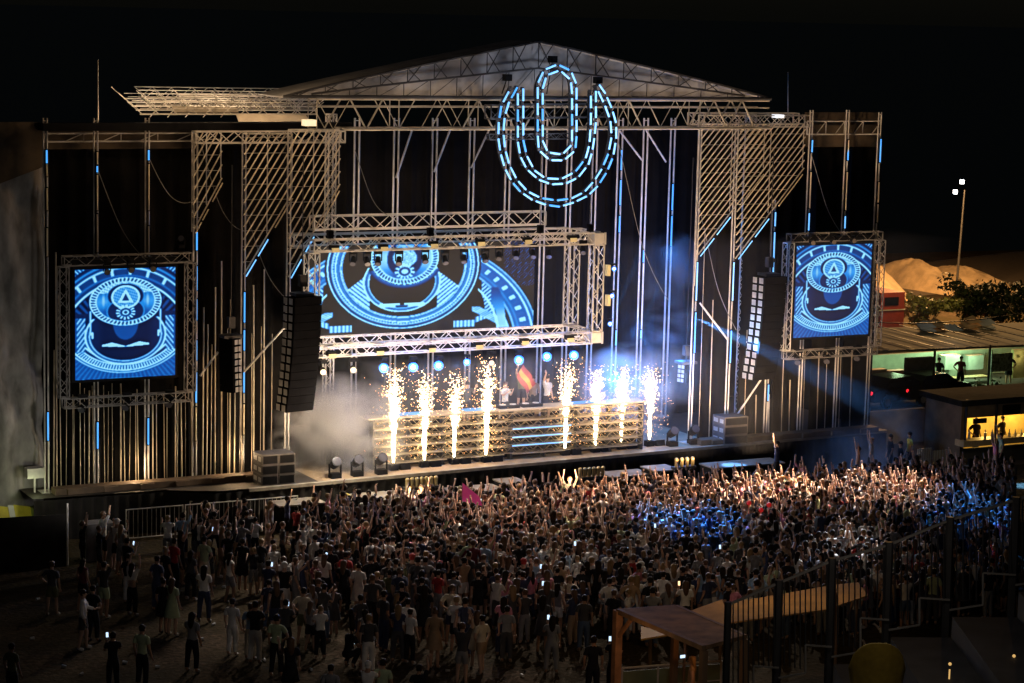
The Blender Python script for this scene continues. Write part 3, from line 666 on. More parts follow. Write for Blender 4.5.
for i, (x, y) in enumerate([(353, 262), (367, 262), (378, 262), (399, 262), (425, 260), (445, 261), (464, 260), (485, 259), (499, 257), (516, 256), (533, 255), (549, 255), (583, 251)]):
    p = PY(x, y, YT+.1); moving_head((p[0], YT+.1, p[2]+.3), M_GLASS, (-.3+rng.uniform(-.2,.2), -.7, -.7), 'dark moving light hanging in front of the video wall, number %s from the left' % (ordn+['tenth','eleventh','twelfth','thirteenth'])[i], 'dark moving lights in front of the video wall', .95)
# yellow floods on trusses
fl_top = [(334, 249), (383, 248), (433, 245), (480, 243), (527, 241), (572, 239)]; fl_bot = [(331, 355), (379, 352), (431, 349), (478, 346), (524, 342), (569, 339)]
for row, (lst, nm) in enumerate(((fl_top, 'upper'), (fl_bot, 'lower'))):
    for i, (x, y) in enumerate(lst):
        p = PY(x, y, YT-.3); r_ = empty('flood_lamp', p); tag(r_, 'yellow boxy flood lamp on the %s front truss, %s from the left' % (nm, ordn[i]), 'lamp', 'yellow floods on the centre trusses')
        b = MB(); b.box((p[0]-.16, p[1]-.12, p[2]-.02), (p[0]+.16, p[1]+.1, p[2]+.14)); b.build('housing', M_BLACK, r_)
        b = MB(); b.quad((p[0]-.14, p[1]-.14, p[2]-.1), (p[0]+.14, p[1]-.14, p[2]-.1), (p[0]+.14, p[1]-.13, p[2]+.05), (p[0]-.14, p[1]-.13, p[2]+.05), .02); b.build('lens', M_FLOOD, r_)
for i, (x, y) in enumerate([(608, 270), (608, 300)]):
    p = PY(x, y, YT); b = MB(); b.box((p[0]-.08, p[1]-.1, p[2]-.22), (p[0]+.06, p[1]+.1, p[2]+.2)); tag(b.build('flood_lamp', M_FLOOD), 'yellow flood clamped outside the right end truss, %s one' % ('upper', 'lower')[i], 'lamp')
    b = MB()
for i, (x, y) in enumerate([(614, 270), (612, 297), (610, 325)]):
    p = PY(x, y, YF+1.2); moving_head((p[0], YF+1.2, p[2]+.2), M_LENSB, tocam, 'small blue light on the column right of the centre truss, %s down' % ordn[i], 'small blue lights on the right column', .55)
# under side screens
for x, y, sd, k in ((83, 408, 'left', 0), (127, 406, 'left', 1), (170, 403, 'left', 2), (798, 361, 'right', 0), (827, 360, 'right', 1), (857, 357, 'right', 2)):
    p = PY(x, y, YF-.85); moving_head((p[0], YF-.85, p[2]+.34), M_GLASS, (-.5, -.6, -.4), 'dark moving light hanging under the %s side screen, %s from the left' % (sd, ordn[k]), 'moving lights under the side screens', 1.1)
for x, y, sd, k in ((107, 272, 'left', 0), (131, 270, 'left', 1), (153, 269, 'left', 2), (812, 243, 'right', 0), (833, 242, 'right', 1), (853, 241, 'right', 2)):
    p = PY(x, y, YF-1.1); moving_head((p[0], YF-1.1, p[2]+.25), mat('dull round lens', (.16, .14, .12), .3), (-.2, -.9, .0), 'dark round light at the top edge of the %s side screen, %s from the left' % (sd, ordn[k]), 'lights along the top of the side screens', .85)
p = PY(181, 248, YF-.9); moving_head((p[0], YF-.9, p[2]), M_GLASS, (-.3, -.9, .2), 'white floor style light standing on the top right corner of the left screen truss', None, .9, -1)
# beam lights on stage floor
for i, (x, y, l) in enumerate([(335, 478, 'moving light on the stage floor in the smoke, left one'), (357, 476, 'moving light on the stage floor in the smoke, right one'),
                               (381, 474, 'moving light on the stage floor at the left foot of the truss table'), (672, 446, 'moving light on the right stage floor, nearer the sparks'), (693, 444, 'moving light on the right stage floor beside the subwoofers')]):
    p = PZ(x, y, ZD); moving_head((p[0], p[1], ZD+.004), M_GLASS, (-.1, -.9, .5), l, 'moving lights on the stage floor', 1.5, -1)

# ------------------------------------------------------------------ speaker arrays
def line_array(top, yb_px, Y, n, w_, d_, rot, label, hang, curve=.02, sd=-1):
    T = PY(top[0], top[1], Y); zb_ = PY(top[0], yb_px, Y)[2]; hh = (T[2]-zb_)/n
    root = empty('speaker_array', (T[0], Y, zb_)); tag(root, label, 'speaker array')
    cr, sr = cos(rot), sin(rot)
    def tr(x, y, z): return (T[0]+x*cr-y*sr, Y+x*sr+y*cr, z)
    back = 0; tilt = 0
    for k in range(n):
        z1 = T[2]-hh*k; z0 = z1-hh+.012; tilt = curve*k*k*.12; y0 = -d_/2+tilt; y1 = d_/2+tilt
        b = MB(); t2 = curve*(k+1)**2*.12-tilt
        # cabinet: front grille face (-y), side panels with pale rigging plates on -x
        vs = [tr(-w_/2, y0+t2, z0), tr(w_/2, y0+t2, z0), tr(w_/2-.08, y1+t2, z0+.03), tr(-w_/2+.08, y1+t2, z0+.03), tr(-w_/2, y0, z1), tr(w_/2, y0, z1), tr(w_/2-.08, y1, z1-.03), tr(-w_/2+.08, y1, z1-.03)]
        b.add(vs, [(0,3,2,1),(4,5,6,7),(0,1,5,4),(1,2,6,5),(2,3,7,6),(3,0,4,7)])
        cab = b.build('cabinet', M_CAB, root)
        b = MB(); m_ = (z0+z1)/2
        for yy in (y0+.1, y0+d_*.55):
            b.add([tr(sd*(w_/2+.022), yy, m_-hh*.38), tr(sd*(w_/2+.012), yy+min(.24, d_*.3), m_-hh*.38), tr(sd*(w_/2+.012), yy+min(.24, d_*.3), m_+hh*.36), tr(sd*(w_/2+.022), yy, m_+hh*.36)], [(0,1,2,3),(3,2,1,0)])
        b.build('rigging_plate', RIG, cab)
    b = MB(); b.box((T[0]-.35, Y-.3, T[2]+.02), (T[0]+.35, Y+.3, T[2]+.12)); b.bar((T[0], Y, T[2]+.1), (T[0], Y, hang), .02)
    b.box((T[0]-.12, Y-.12, T[2]+.35), (T[0]+.12, Y+.12, T[2]+.75)); b.build('flying_frame', M_DSTEEL, root)
RIG = mat('pale rigging plate', (.5, .5, .48), .5, .3, .2)
line_array((302, 296), 412, YF-2.0, 14, 1.15, .8, radians(12), 'large dark hanging speaker array at the left end of the centre truss', 13.3)
line_array((769, 276), 380, YF-1.6, 14, 1.15, .85, radians(9), 'tall hanging speaker array on the right with pale blue side plates', 13.3)
line_array((231, 338), 392, YF-1.2, 8, .62, .55, radians(-62), 'small hanging speaker array left of the large left array', 12.9, .01, 1)
line_array((686, 364), 382, YF+.2, 4, .55, .5, radians(20), 'small cluster of speakers hanging on the column right of the sparks', 12.9)
def subs(xa, xb, yb_, nx, nz, w_, h_, label, g='floor subwoofer stacks'):
    p = PZ(xa, yb_, ZD); root = empty('subwoofer_stack', (p[0], p[1], ZD)); tag(root, label, 'subwoofer', g)
    for i in range(nx):
        for k in range(nz):
            b = MB(); X = p[0]+i*(w_+.02); z = ZD+.004+k*(h_+.01)
            b.box((X, p[1], z), (X+w_, p[1]+.9, z+h_))
            c = b.build('cabinet', mat('scuffed dark cabinet', (.09, .08, .075), .6, 0, .3, 2), root)
            b = MB(); b.box((X-.012, p[1]+.1, z+.1), (X-.002, p[1]+.35, z+h_-.1)); b.box((X-.012, p[1]+.5, z+.1), (X-.002, p[1]+.8, z+h_-.1)); b.build('side_plate', RIG, c)
            b = MB(); b.box((X+.04, p[1]-.015, z+.04), (X+w_-.04, p[1]-.002, z+h_-.04)); b.build('grille', M_BLACK, c)
subs(262, 295, 486, 2, 3, .62, .36, 'grey stack of subwoofers on the left of the stage deck')
subs(724, 748, 445, 1, 3, 1.1, .36, 'stack of three subwoofers on the right of the stage deck')

# ------------------------------------------------------------------ hanging emblem sign with led tubes
YS = YF-2.6
def sp(pt): return PY(480+pt[0]/4.02, 50+pt[1]/4.02, YS)
def smooth_(pts, n=120):
    pts = np.array(pts, float); d = np.r_[0, np.cumsum(np.linalg.norm(np.diff(pts, axis=0), axis=1))]
    t = np.linspace(0, d[-1], n); return np.stack([np.interp(t, d, pts[:, k]) for k in range(2)], 1)
def capsule(x0, x1, yt_, ya, yb_, yd):
    P = [];c = (x0+x1)/2; r = (x1-x0)/2
    for k in range(13): a = pi-pi*k/12; P.append((c+r*cos(a), ya-(ya-yt_)*sin(a)))
    for k in range(13): a = -pi*k/12; P.append((c+r*cos(a), yb_-(yd-yb_)*sin(a)))
    P.append(P[0]); return P
paths = [capsule(232, 388, 60, 150, 370, 446), capsule(252, 370, 84, 155, 365, 420),
 [(152,155),(152,380),(168,450),(200,492),(245,527),(290,540),(345,537),(395,512),(440,455),(457,380),(466,290),(466,165)],
 [(174,155),(174,372),(190,430),(220,485),(262,515),(300,520),(340,515),(385,487),(425,435),(440,380),(446,290),(446,165)],
 [(125,150),(85,225),(74,300),(74,370),(88,440),(110,500),(150,560),(205,600),(265,622),(320,630),(380,612),(435,585),(475,545),(510,490),(535,430),(549,350),(547,290),(530,235),(500,165),(480,140)],
 [(150,150),(108,225),(94,300),(96,372),(110,440),(135,500),(170,550),(215,584),(265,600),(320,605),(375,595),(420,570),(460,525),(490,478),(515,420),(529,350),(527,295),(510,240),(480,175),(468,150)]]
sgn = empty('hanging_emblem', sp((310, 600))); tag(sgn, 'large hanging horseshoe and loop emblem outlined in ice blue light tubes', 'sign')
nd = 0
for k, P in enumerate(paths):
    q = smooth_(P, 200); W3 = np.array([sp(v) for v in q]); ln = np.r_[0, np.cumsum(np.linalg.norm(np.diff(W3, axis=0), axis=1))]
    per = ln[-1]/max(1, round(ln[-1]/.60)); 
    def at_(l): return np.array([np.interp(l, ln, W3[:, j]) for j in range(3)])
    l = (.0 if k % 2 else .18)
    while l < ln[-1]-.2:
        a, c = at_(l), at_(min(l+per*.72, ln[-1])); b = MB(); b.bar(a, c, .036, 6); b.build('led_tube', M_LEDW if rng.random() < .8 else M_LED, sgn); nd += 1; l += per
print('DASHES', nd)
for k in range(0, 6, 2):
    b = MB(); A_, B2 = [np.array([sp(v) for v in smooth_(paths[k+j], 46)]) for j in (0, 1)]; off = np.array((0, .4, 0))
    for A3 in (A_, B2): b.path(A3+np.array((0, .07, 0)), .03, 4)
    mid = (A_+B2)/2+off; b.path(mid, .03, 4)
    for i in range(0, 46): b.bar(A_[i]+(0, .07, 0), mid[i], .018, 3); b.bar(B2[i]+(0, .07, 0), mid[min(i+1, 45)], .018, 3); 
    for i in range(0, 46, 3): b.box(A_[i]-(.05, -.05, .05), A_[i]+(.05, .14, .05)); b.box(B2[i]-(.05, -.05, .05), B2[i]+(.05, .14, .05))
    b.build('truss_frame', M_DSTEEL, sgn)
for c in ((125, 112), (308, 38), (490, 122)):
    b = MB(); p = sp(c)+(0, .3, 0); b.box(p-(.14, .12, .12), p+(.14, .12, .12)); b.bar(p, (p[0]-.05, p[1]+.3, ze+.2), .02); b.build('hoist_motor', M_BLACK, sgn)
# carrier truss behind emblem
p, q = PY(488, 112, YS+.9), PY(608, 110, YS+.9); b = MB(); b.truss(p, q, .5, r=.03); p, q = PY(488, 137, YS+.9), PY(575, 136, YS+.9); b.truss(p, q, .2, r=.02)
tag(b.build('carrier_truss', M_DSTEEL), 'dark lattice truss the hanging emblem is hung from', 'truss')

# ------------------------------------------------------------------ truss table on deck
p = PZ(385, 470, ZD); q = PZ(604, 449, ZD); YDJ = YF-.35
Xa = PY(372, 440, YDJ)[0]; Xb = PY(640, 440, YDJ)[0]; ztab = PY(450, 412, YDJ)[2]
print('DJ', p, q, Xa, Xb, ztab)
dj = empty('truss_table', ((Xa+Xb)/2, YDJ, ZD)); tag(dj, 'long riser fronted with lattice trusses and light strips, where the performers stand', 'riser')
b = MB(); b.box((Xa, YDJ+.3, ZD+.004), (Xb, YDJ+2.6, ztab-.9)); b.build('riser', M_SKIRT, dj)
b = MB(); b.box((Xa-.3, YDJ-.35, ztab-.06), (Xb, YDJ+.5, ztab)); b.build('table_top', mat('pale table top', (.38, .32, .23), .5, 0, .1), dj)
nb = 5; gp = (Xb-Xa)/3
for k in range(nb):
    z = ZD+.25+k*(ztab-ZD-.35)/nb
    b = MB(); b.truss((Xa, YDJ, z+.12), (Xb, YDJ, z+.12), .28, .24, .022, .014); b.build('front_truss', mat('warm worn truss', (.30, .25, .17), .5, .2, .2), dj)
    segs = [(.0, .26), (.28, .47), (.5, .72), (.74, .98)]
    for a, c in segs:
        b = MB(); b.bar((Xa+(Xb-Xa)*a, YDJ-.2, z-.04), (Xa+(Xb-Xa)*c, YDJ-.2, z-.04), .022, 6)
        b.build('light_strip', M_LEDW if (k in (2, 3) and a > .4 and a < .6) or rng.random() < .12 else mat('dull strip', (.45, .38, .26), .5), dj)
for k in range(9):
    b = MB(); X = Xa+(Xb-Xa)*k/8; b.box((X-.05, YDJ-.14, ZD+.01), (X+.05, YDJ+.14, ztab-.07)); b.build('upright', M_DSTEEL, dj)
for x, y, l in ((410, 410, 'blue lit panel on the left end of the truss table'), (478, 404, 'small blue lit panel on the table top between sparks'), (583, 398, 'blue lit panel on the right part of the truss table')):
    p = PY(x, y, YDJ+.1); b = MB(); b.box((p[0]-.6, YDJ-.1, ztab+.004), (p[0]+.6, YDJ+.35, ztab+.03)); tag(b.build('glowing_console', mat('blue glow panel', (.1, .3, .6), .4, emit=(.02, .22, .75), es=.7)), l, 'console')
# gear on table
for x, l in ((507, 'dj mixer and decks on the truss table before the white shirted performer'), (530, 'second set of decks on the truss table beside the flag')):
    p = PY(x, 400, YDJ+.15); r_ = empty('dj_decks', (p[0], YDJ+.1, ztab)); tag(r_, l, 'dj equipment')
    b = MB(); b.box((p[0]-.42, YDJ-.12, ztab+.003), (p[0]+.42, YDJ+.28, ztab+.12)); b.build('mixer', M_BLACK, r_)
    for sx in (-.22, .22):
        b = MB(); b.bar((p[0]+sx, YDJ+.08, ztab+.121), (p[0]+sx, YDJ+.08, ztab+.14), .13, 16); b.build('platter', M_ALU, r_)

# ------------------------------------------------------------------ spark machines and fountains
FX = [(393, 470, 374), (424, 467, 378), (454, 464, 378), (486, 462, 366), (565, 455, 366), (595, 452, 374), (621, 449, 372), (649, 446, 372)]
def fountain_mesh(seed, dens, name):
    r = np.random.default_rng(seed); V = []; Fc = []; MI = []
    def spindle(p, q, rad, mi):
        o = len(V); d = q-p; L = np.linalg.norm(d); d = d/L; u = np.cross(d, (.3, .9, .1)); u /= np.linalg.norm(u); w_ = np.cross(d, u); m_ = (p+q)/2
        V.extend([tuple(p), tuple(q)]+[tuple(m_+(u*cos(a)+w_*sin(a))*rad) for a in (0, 2.094, 4.189)])
        for k in range(3): Fc.append((o, o+2+k, o+2+(k+1) % 3)); Fc.append((o+1, o+2+(k+1) % 3, o+2+k)); MI.extend([mi, mi])
    hgt = 3.5
    for k in range(int(360*dens)):                      # core jet
        z = hgt*.66*r.random()**1.1; wd = .018+.048*(z/hgt)
        x, y = r.normal(0, wd, 2); p = np.array((x, y, z)); L = r.uniform(.10, .34)
        spindle(p, p+np.array((x*.35, y*.35, 1))*L, r.uniform(.008, .017), 0)
    for k in range(int(430*dens)):                       # plume top dots
        z = hgt*(.36+.74*r.beta(2.0, 2.4)); wd = .05+.15*(z/hgt-.3)
        x, y = r.normal(0, wd, 2); p = np.array((x, y, z)); v = np.array((x*.8+r.normal(0,.3), y*.8+r.normal(0,.3), r.uniform(-.3, 1))); v /= np.linalg.norm(v)
        spindle(p, p+v*r.uniform(.04, .12), r.uniform(.010, .021), 1)
    for k in range(int(230*dens)):                       # stray sparks
        z = hgt*r.uniform(.05, 1.12); x, y = r.normal(0, .34, 2); p = np.array((x, y, z))
        spindle(p, p+np.array((r.normal(0,.04), r.normal(0,.04), r.uniform(-.07,.05))), r.uniform(.009, .017), 2)
    me = bpy.data.meshes.new(name); me.from_pydata(V, [], Fc)
    for t in (SP0, SP1, SP2): me.materials.append(t)
    me.polygons.foreach_set('material_index', MI); me.update(); return me
SP0 = mat('white hot sparks', (1, .9, .7), .5, emit=(1, .82, .52), es=9); SP1 = mat('golden sparks', (1, .7, .4), .5, emit=(1, .72, .42), es=5); SP2 = mat('orange sparks', (1, .5, .2), .5, emit=(1, .5, .18), es=2.6)
fm = [fountain_mesh(k, d, 'spark_fountain') for k, d in ((1, 1.1), (2, .95), (3, 1.0))]
for i, (x, yb_, yt_) in enumerate(FX):
    p = PZ(x, yb_, ZD); 
    where = 'counting from the left end of the truss table'
    o = bpy.data.objects.new('spark_fountain', fm[[0, 1, 2, 0, 1, 0, 2, 1][i]]); COL.objects.link(o); o.location = (p[0], p[1], ZD+.24)
    hpx = PY(x, yt_, p[1])[2]-ZD-.24; o.scale = (1.05, 1.05, hpx/3.5); o.rotation_euler = (0, 0, i*1.1)
    tag(o, 'white hot spark fountain, %s %s' % (ordn[i], where), 'sparks', 'spark fountains on the stage')
    rt = empty('spark_machine', (p[0], p[1], ZD)); tag(rt, 'small black box firing the %s spark fountain from the left' % ordn[i], 'spark machine', 'spark machines on the stage edge')
    b = MB(); b.box((p[0]-.16, p[1]-.14, ZD+.004), (p[0]+.16, p[1]+.14, ZD+.22)); b.build('housing', M_BLACK, rt)
    b = MB(); b.bar((p[0], p[1], ZD+.222), (p[0], p[1], ZD+.25), .07, 10); b.build('nozzle', M_DSTEEL, rt)
    q = np.array((p[0]+.45, p[1]-.02, ZD))
    b = MB(); b.add([(q[0]-.2,q[1]-.15,ZD+.004),(q[0]+.2,q[1]-.15,ZD+.004),(q[0]+.2,q[1]+.2,ZD+.004),(q[0]-.2,q[1]+.2,ZD+.004),(q[0]-.2,q[1]-.1,ZD+.24),(q[0]+.2,q[1]-.1,ZD+.24),(q[0]+.2,q[1]+.2,ZD+.12),(q[0]-.2,q[1]+.2,ZD+.12)],
                    [(0,3,2,1),(4,5,6,7),(0,1,5,4),(1,2,6,5),(2,3,7,6),(3,0,4,7)])
    tag(b.build('effect_unit', M_BLACK), 'low black wedge unit just right of the %s spark machine' % ordn[i], 'stage unit', 'black wedge units along the stage edge')
    lamp('spark_glow', 'POINT', (p[0], p[1]-.1, ZD+.7), 16, (1, .68, .36), .2)
    lamp('spark_glow', 'POINT', (p[0], p[1]-.35, ZD+3.0), 38, (1, .72, .42), .3)


# ------------------------------------------------------------------ people
SKIN = [mat('fair skin', (.52, .33, .24), .55), mat('tanned skin', (.42, .24, .155), .55), mat('brown skin', (.22, .12, .075), .55)]
HAIR = {'dark': mat('dark hair', (.02, .014, .01), .5), 'brown': mat('brown hair', (.09, .045, .02), .5), 'blond': mat('blond hair', (.24, .15, .06), .5)}
CLOTH = {}
for n_, c_ in (('white', (.72, .70, .67)), ('black', (.02, .02, .023)), ('grey', (.22, .22, .23)), ('navy', (.025, .035, .09)), ('red', (.42, .03, .03)), ('pale green', (.42, .50, .30)),
               ('cream', (.62, .54, .40)), ('light blue', (.28, .42, .60)), ('pink', (.60, .22, .30)), ('olive', (.11, .12, .05)), ('yellow', (.65, .50, .06)), ('maroon', (.14, .02, .035)),
               ('tan', (.36, .24, .14)), ('denim blue', (.07, .11, .20)), ('charcoal', (.05, .05, .055)), ('orange', (.55, .2, .05))):
    CLOTH[n_] = mat(n_+' cloth', c_, .8, 0, .18, 6)
def skel(pose, rs):
    """joints (facing +Y) : name -> (pos, rx, ry); edges"""
    j = {}; lean = pose.get('lean', 0.0)
    j['pelvis'] = ((0, 0, .96), .150, .105); j['spine'] = ((0, .01+lean*.3, 1.14), .128, .092); j['chest'] = ((0, .0+lean*.6, 1.33), .150, .105)
    j['neck'] = ((0, lean*.9, 1.485), .052, .052); j['head'] = ((0, .01+lean, 1.565), .070, .078); j['brow'] = ((0, .015+lean, 1.63), .077, .090); j['top'] = ((0, .0+lean, 1.69), .058, .068)
    for s, n in ((-1, 'L'), (1, 'R')):
        j['sh'+n] = ((s*.165, lean*.75, 1.415), .062, .062)
        a = pose['arm'+n]
        E = {'down': ((.225, -.03, 1.14), (.235, .06, .92), (.232, .085, .84)), 'up': ((.235, .09, 1.62), (.20, .14, 1.86), (.19, .15, 1.94)), 'wide': ((.33, .05, 1.58), (.42, .08, 1.80), (.45, .09, 1.875)),
             'phone': ((.23, .10, 1.20), (.12, .30, 1.40), (.10, .34, 1.465)), 'hip': ((.34, -.06, 1.17), (.205, .05, 1.03), (.165, .08, 1.0)), 'half': ((.25, .14, 1.28), (.24, .24, 1.50), (.235, .26, 1.58)),
             'fwd': ((.22, .10, 1.18), (.20, .32, 1.12), (.19, .39, 1.11))}[a]
        for nm, p, r in zip(('el', 'wr', 'ha'), E, ((.043, .043), (.030, .026), (.036, .020))):
            j[nm+n] = ((s*p[0]+rs.normal(0, .012), p[1]+lean*.7, p[2]+rs.normal(0, .012)), r[0], r[1])
        st = pose.get('stance', .09); f = pose.get('step', 0)*s
        kn = (s*(st+.015), .03+f*.12, .50); an = (s*(st+.03), -.02+f*.2, .085); to = (s*(st+.05), .13+f*.2, .035)
        if pose.get('crouch'):
            kn = (s*.16, .34, .52-.0); an = (s*.14, .06, .085); to = (s*.15, .2, .035)
        j['hi'+n] = ((s*.085, 0, .90), .098, .098); j['kn'+n] = (kn, .060, .060); j['an'+n] = (an, .040, .042); j['to'+n] = (to, .042, .030)
    if pose.get('crouch'):
        for k in list(j):
            if k[:2] not in ('kn', 'an', 'to'):
                p, a, b = j[k]; j[k] = ((p[0], p[1]-.02+.18*max(0, p[2]-1.0), p[2]-.52), a, b)
    E = [('pelvis', 'spine', 'torso'), ('spine', 'chest', 'torso'), ('chest', 'neck', 'torso'), ('neck', 'head', 'neck'), ('head', 'brow', 'head'), ('brow', 'top', 'head')]
    for n in 'LR':
        E += [('chest', 'sh'+n, 'torso'), ('sh'+n, 'el'+n, 'uparm'), ('el'+n, 'wr'+n, 'forearm'), ('wr'+n, 'ha'+n, 'hand'), ('pelvis', 'hi'+n, 'hip'), ('hi'+n, 'kn'+n, 'thigh'), ('kn'+n, 'an'+n, 'shin'), ('an'+n, 'to'+n, 'foot')]
    return j, E
def nearest(P, j, E):
    best = np.full(len(P), 9e9); reg = np.zeros(len(P), int); tt = np.zeros(len(P))
    for k, (a, b, _) in enumerate(E):
        A_, B2 = np.array(j[a][0]), np.array(j[b][0]); d = B2-A_; t = np.clip(((P-A_)@d)/(d@d), 0, 1)
        rad = (1-t)*j[a][1]+t*j[b][1]; ds = np.linalg.norm(P-(A_+t[:, None]*d), axis=1)-rad*.9
        q = ds < best; best[q] = ds[q]; reg[q] = k; tt[q] = t[q]
    return reg, tt
def sub_mesh(name, V, N, F_, keep, off, extra=None):
    fs = [f for f in F_ if all(keep[i] for i in f)]
    used = sorted({i for f in fs for i in f}); mp_ = {v: k for k, v in enumerate(used)}
    vs = [tuple(V[i]+N[i]*off) for i in used]; fs = [tuple(mp_[i] for i in f) for f in fs]
    if extra: o = len(vs); vs += extra[0]; fs += [tuple(i+o for i in f) for f in extra[1]]
    me = bpy.data.meshes.new(name); me.from_pydata(vs, [], fs); me.polygons.foreach_set('use_smooth', [True]*len(fs)); me.update(); return me
def ring_loft(rings):       # list of (center, rx, ry)
    n = 14; vs = []; fs = []
    for c, rx, ry in rings: vs += [(c[0]+rx*cos(2*pi*k/n), c[1]+ry*sin(2*pi*k/n), c[2]) for k in range(n)]
    for r in range(len(rings)-1):
        for k in range(n): fs.append((r*n+k, r*n+(k+1) % n, (r+1)*n+(k+1) % n, (r+1)*n+k))
    return vs, fs
def person_meshes(idx, pose, hair='short', cloth='tee'):
    rs = np.random.default_rng(100+idx); j, E = skel(pose, rs)
    names = list(j); me = bpy.data.meshes.new('skeleton'); me.from_pydata([j[n][0] for n in names], [(names.index(a), names.index(b)) for a, b, _ in E], [])
    ob = bpy.data.objects.new('skeleton', me); COL.objects.link(ob); md = ob.modifiers.new('s', 'SKIN'); md.branch_smoothing = .6; md.use_smooth_shade = True
    for k, n in enumerate(names):
        sv = me.skin_vertices[0].data[k]; sv.radius = (j[n][1], j[n][2]); sv.use_root = (n == 'pelvis')
    sb = ob.modifiers.new('u', 'SUBSURF'); sb.levels = 1; sb.render_levels = 1
    dg = bpy.context.evaluated_depsgraph_get(); dg.update(); ev = ob.evaluated_get(dg); me2 = bpy.data.meshes.new_from_object(ev)
    V = np.array([v.co[:] for v in me2.vertices]); N = np.array([v.normal[:] for v in me2.vertices]); F_ = [tuple(p.vertices) for p in me2.polygons]
    bpy.data.objects.remove(ob); bpy.data.meshes.remove(me); bpy.data.meshes.remove(me2)
    reg, tt = nearest(V, j, E); kind = np.array([E[k][2] for k in reg])
    # face bumps: nose, ears + fingers
    b = MB(); hd = np.array(j['brow'][0]); h0 = np.array(j['head'][0]); m_ = (hd+h0)/2
    b.add([m_+(-.014, .075, -.02), m_+(.014, .075, -.02), m_+(0, .075, .03), m_+(0, .108, -.018)], [(0,1,3),(1,2,3),(2,0,3),(0,2,1)])
    for s in (-1, 1): b.ball(m_+(s*.078, -.004, .0), .024, 6, 4, (.35, .8, 1.2))
    b.add([m_+(-.026, .078, -.047), m_+(.026, .078, -.047), m_+(.02, .083, -.058), m_+(-.02, .083, -.058)], [(0,3,2,1)])
    for n in 'LR':
        w_, h_ = np.array(j['wr'+n][0]), np.array(j['ha'+n][0]); d = (h_-w_); d /= np.linalg.norm(d); u = np.cross(d, (0, 1, 0)); u /= max(1e-6, np.linalg.norm(u)); v = np.cross(d, u)
        for q, L in ((-1.5, .055), (-.5, .07), (.5, .075), (1.5, .062)):
            p0 = h_+u*q*.017; p1 = p0+d*(.02+L*.55)+u*q*.004; p2 = p1+d*L*.5+v*.018*(-1); b.bar(p0-d*.01, p1, .0095, 5, .0085); b.bar(p1, p2, .0085, 5, .006)
        sg = 1 if n == 'L' else -1; t0 = w_+d*.02+u*.022*sg; t1 = t0+u*.028*sg+d*.035; b.bar(t0, t1, .012, 5, .010); b.bar(t1, t1+d*.03, .010, 5, .007)
    body = sub_mesh('person', V, N, F_, np.ones(len(V), bool), 0, (b.v, b.f)); body.materials.append(SKIN[0])
    parts = {}
    top = (kind == 'torso') | ((kind == 'hip')) | ((kind == 'uparm') & (tt < (.25 if cloth == 'vest' else .72)))
    if cloth == 'long': top |= (kind == 'uparm') | ((kind == 'forearm') & (tt < .85))
    if cloth == 'crop': top &= V[:, 2] > 1.12
    if cloth != 'bare': parts['shirt'] = sub_mesh('shirt', V, N, F_, top, .016)
    cz = -.52 if pose.get('crouch') else 0
    if cloth == 'dress':
        parts['shirt'] = sub_mesh('dress', V, N, F_, top, .012, ring_loft([((0, 0, 1.10), .138, .105), ((0, 0, .98), .165, .125), ((0, 0, .8), .20, .17), ((0, 0, .58), .25, .21)]))
    bot = (kind == 'hip') | ((kind == 'thigh') & (tt < .78)) | ((kind == 'torso') & (V[:, 2]-cz < 1.03))
    if pose.get('long', idx % 3 == 0): bot |= (kind == 'thigh') | ((kind == 'shin') & (tt < .92))
    if cloth != 'dress': parts['trousers'] = sub_mesh('trousers', V, N, F_, bot, .024)
    parts['shoe'] = sub_mesh('shoe', V, N, F_, (kind == 'foot') & (V[:, 0] < 0), .012); parts['shoe2'] = sub_mesh('shoe', V, N, F_, (kind == 'foot') & (V[:, 0] > 0), .012)
    hd_ = (kind == 'head') & ((V[:, 2] > hd[2]+.005) | ((V[:, 1] < hd[1]-.0) & (V[:, 2] > h0[2]-.02)))
    ex = None
    c = hd
    if hair == 'long': ex = ring_loft([((c[0], c[1]-.01, c[2]+.09), .03, .03), ((c[0], c[1]-.018, c[2]+.06), .085, .085), ((c[0], c[1]-.03, c[2]), .102, .085), ((c[0], c[1]-.055, c[2]-.12), .095, .055), ((c[0], c[1]-.085, c[2]-.22), .09, .045), ((c[0], c[1]-.09, c[2]-.32), .06, .03), ((c[0], c[1]-.09, c[2]-.37), .015, .01)])
    elif hair == 'bun': b2 = MB(); b2.ball(c+(0, -.07, .085), .055); ex = (b2.v, b2.f)
    elif hair == 'afro': b2 = MB(); b2.ball(c+(0, -.03, .04), .145, 12, 8, (1, .95, .95)); ex = (b2.v, b2.f)
    else: b2 = MB(); b2.ball(c+(0, -.016, .028), .098, 10, 6, (.93, 1.0, .85)); ex = (b2.v, b2.f)
    if hair == 'cap': 
        b2 = MB(); b2.ball(c+(0, -.006, .035), .102, 10, 6, (.95, 1.0, .8)); b2.quad(c+(-.07, .07, .02), c+(.07, .07, .02), c+(.05, .17, .005), c+(-.05, .17, .005), .012); ex = (b2.v, b2.f)
    parts['hair'] = sub_mesh('hair', V, N, F_, hd_, .012, ex)
    return body, parts, j, cloth, hair, pose
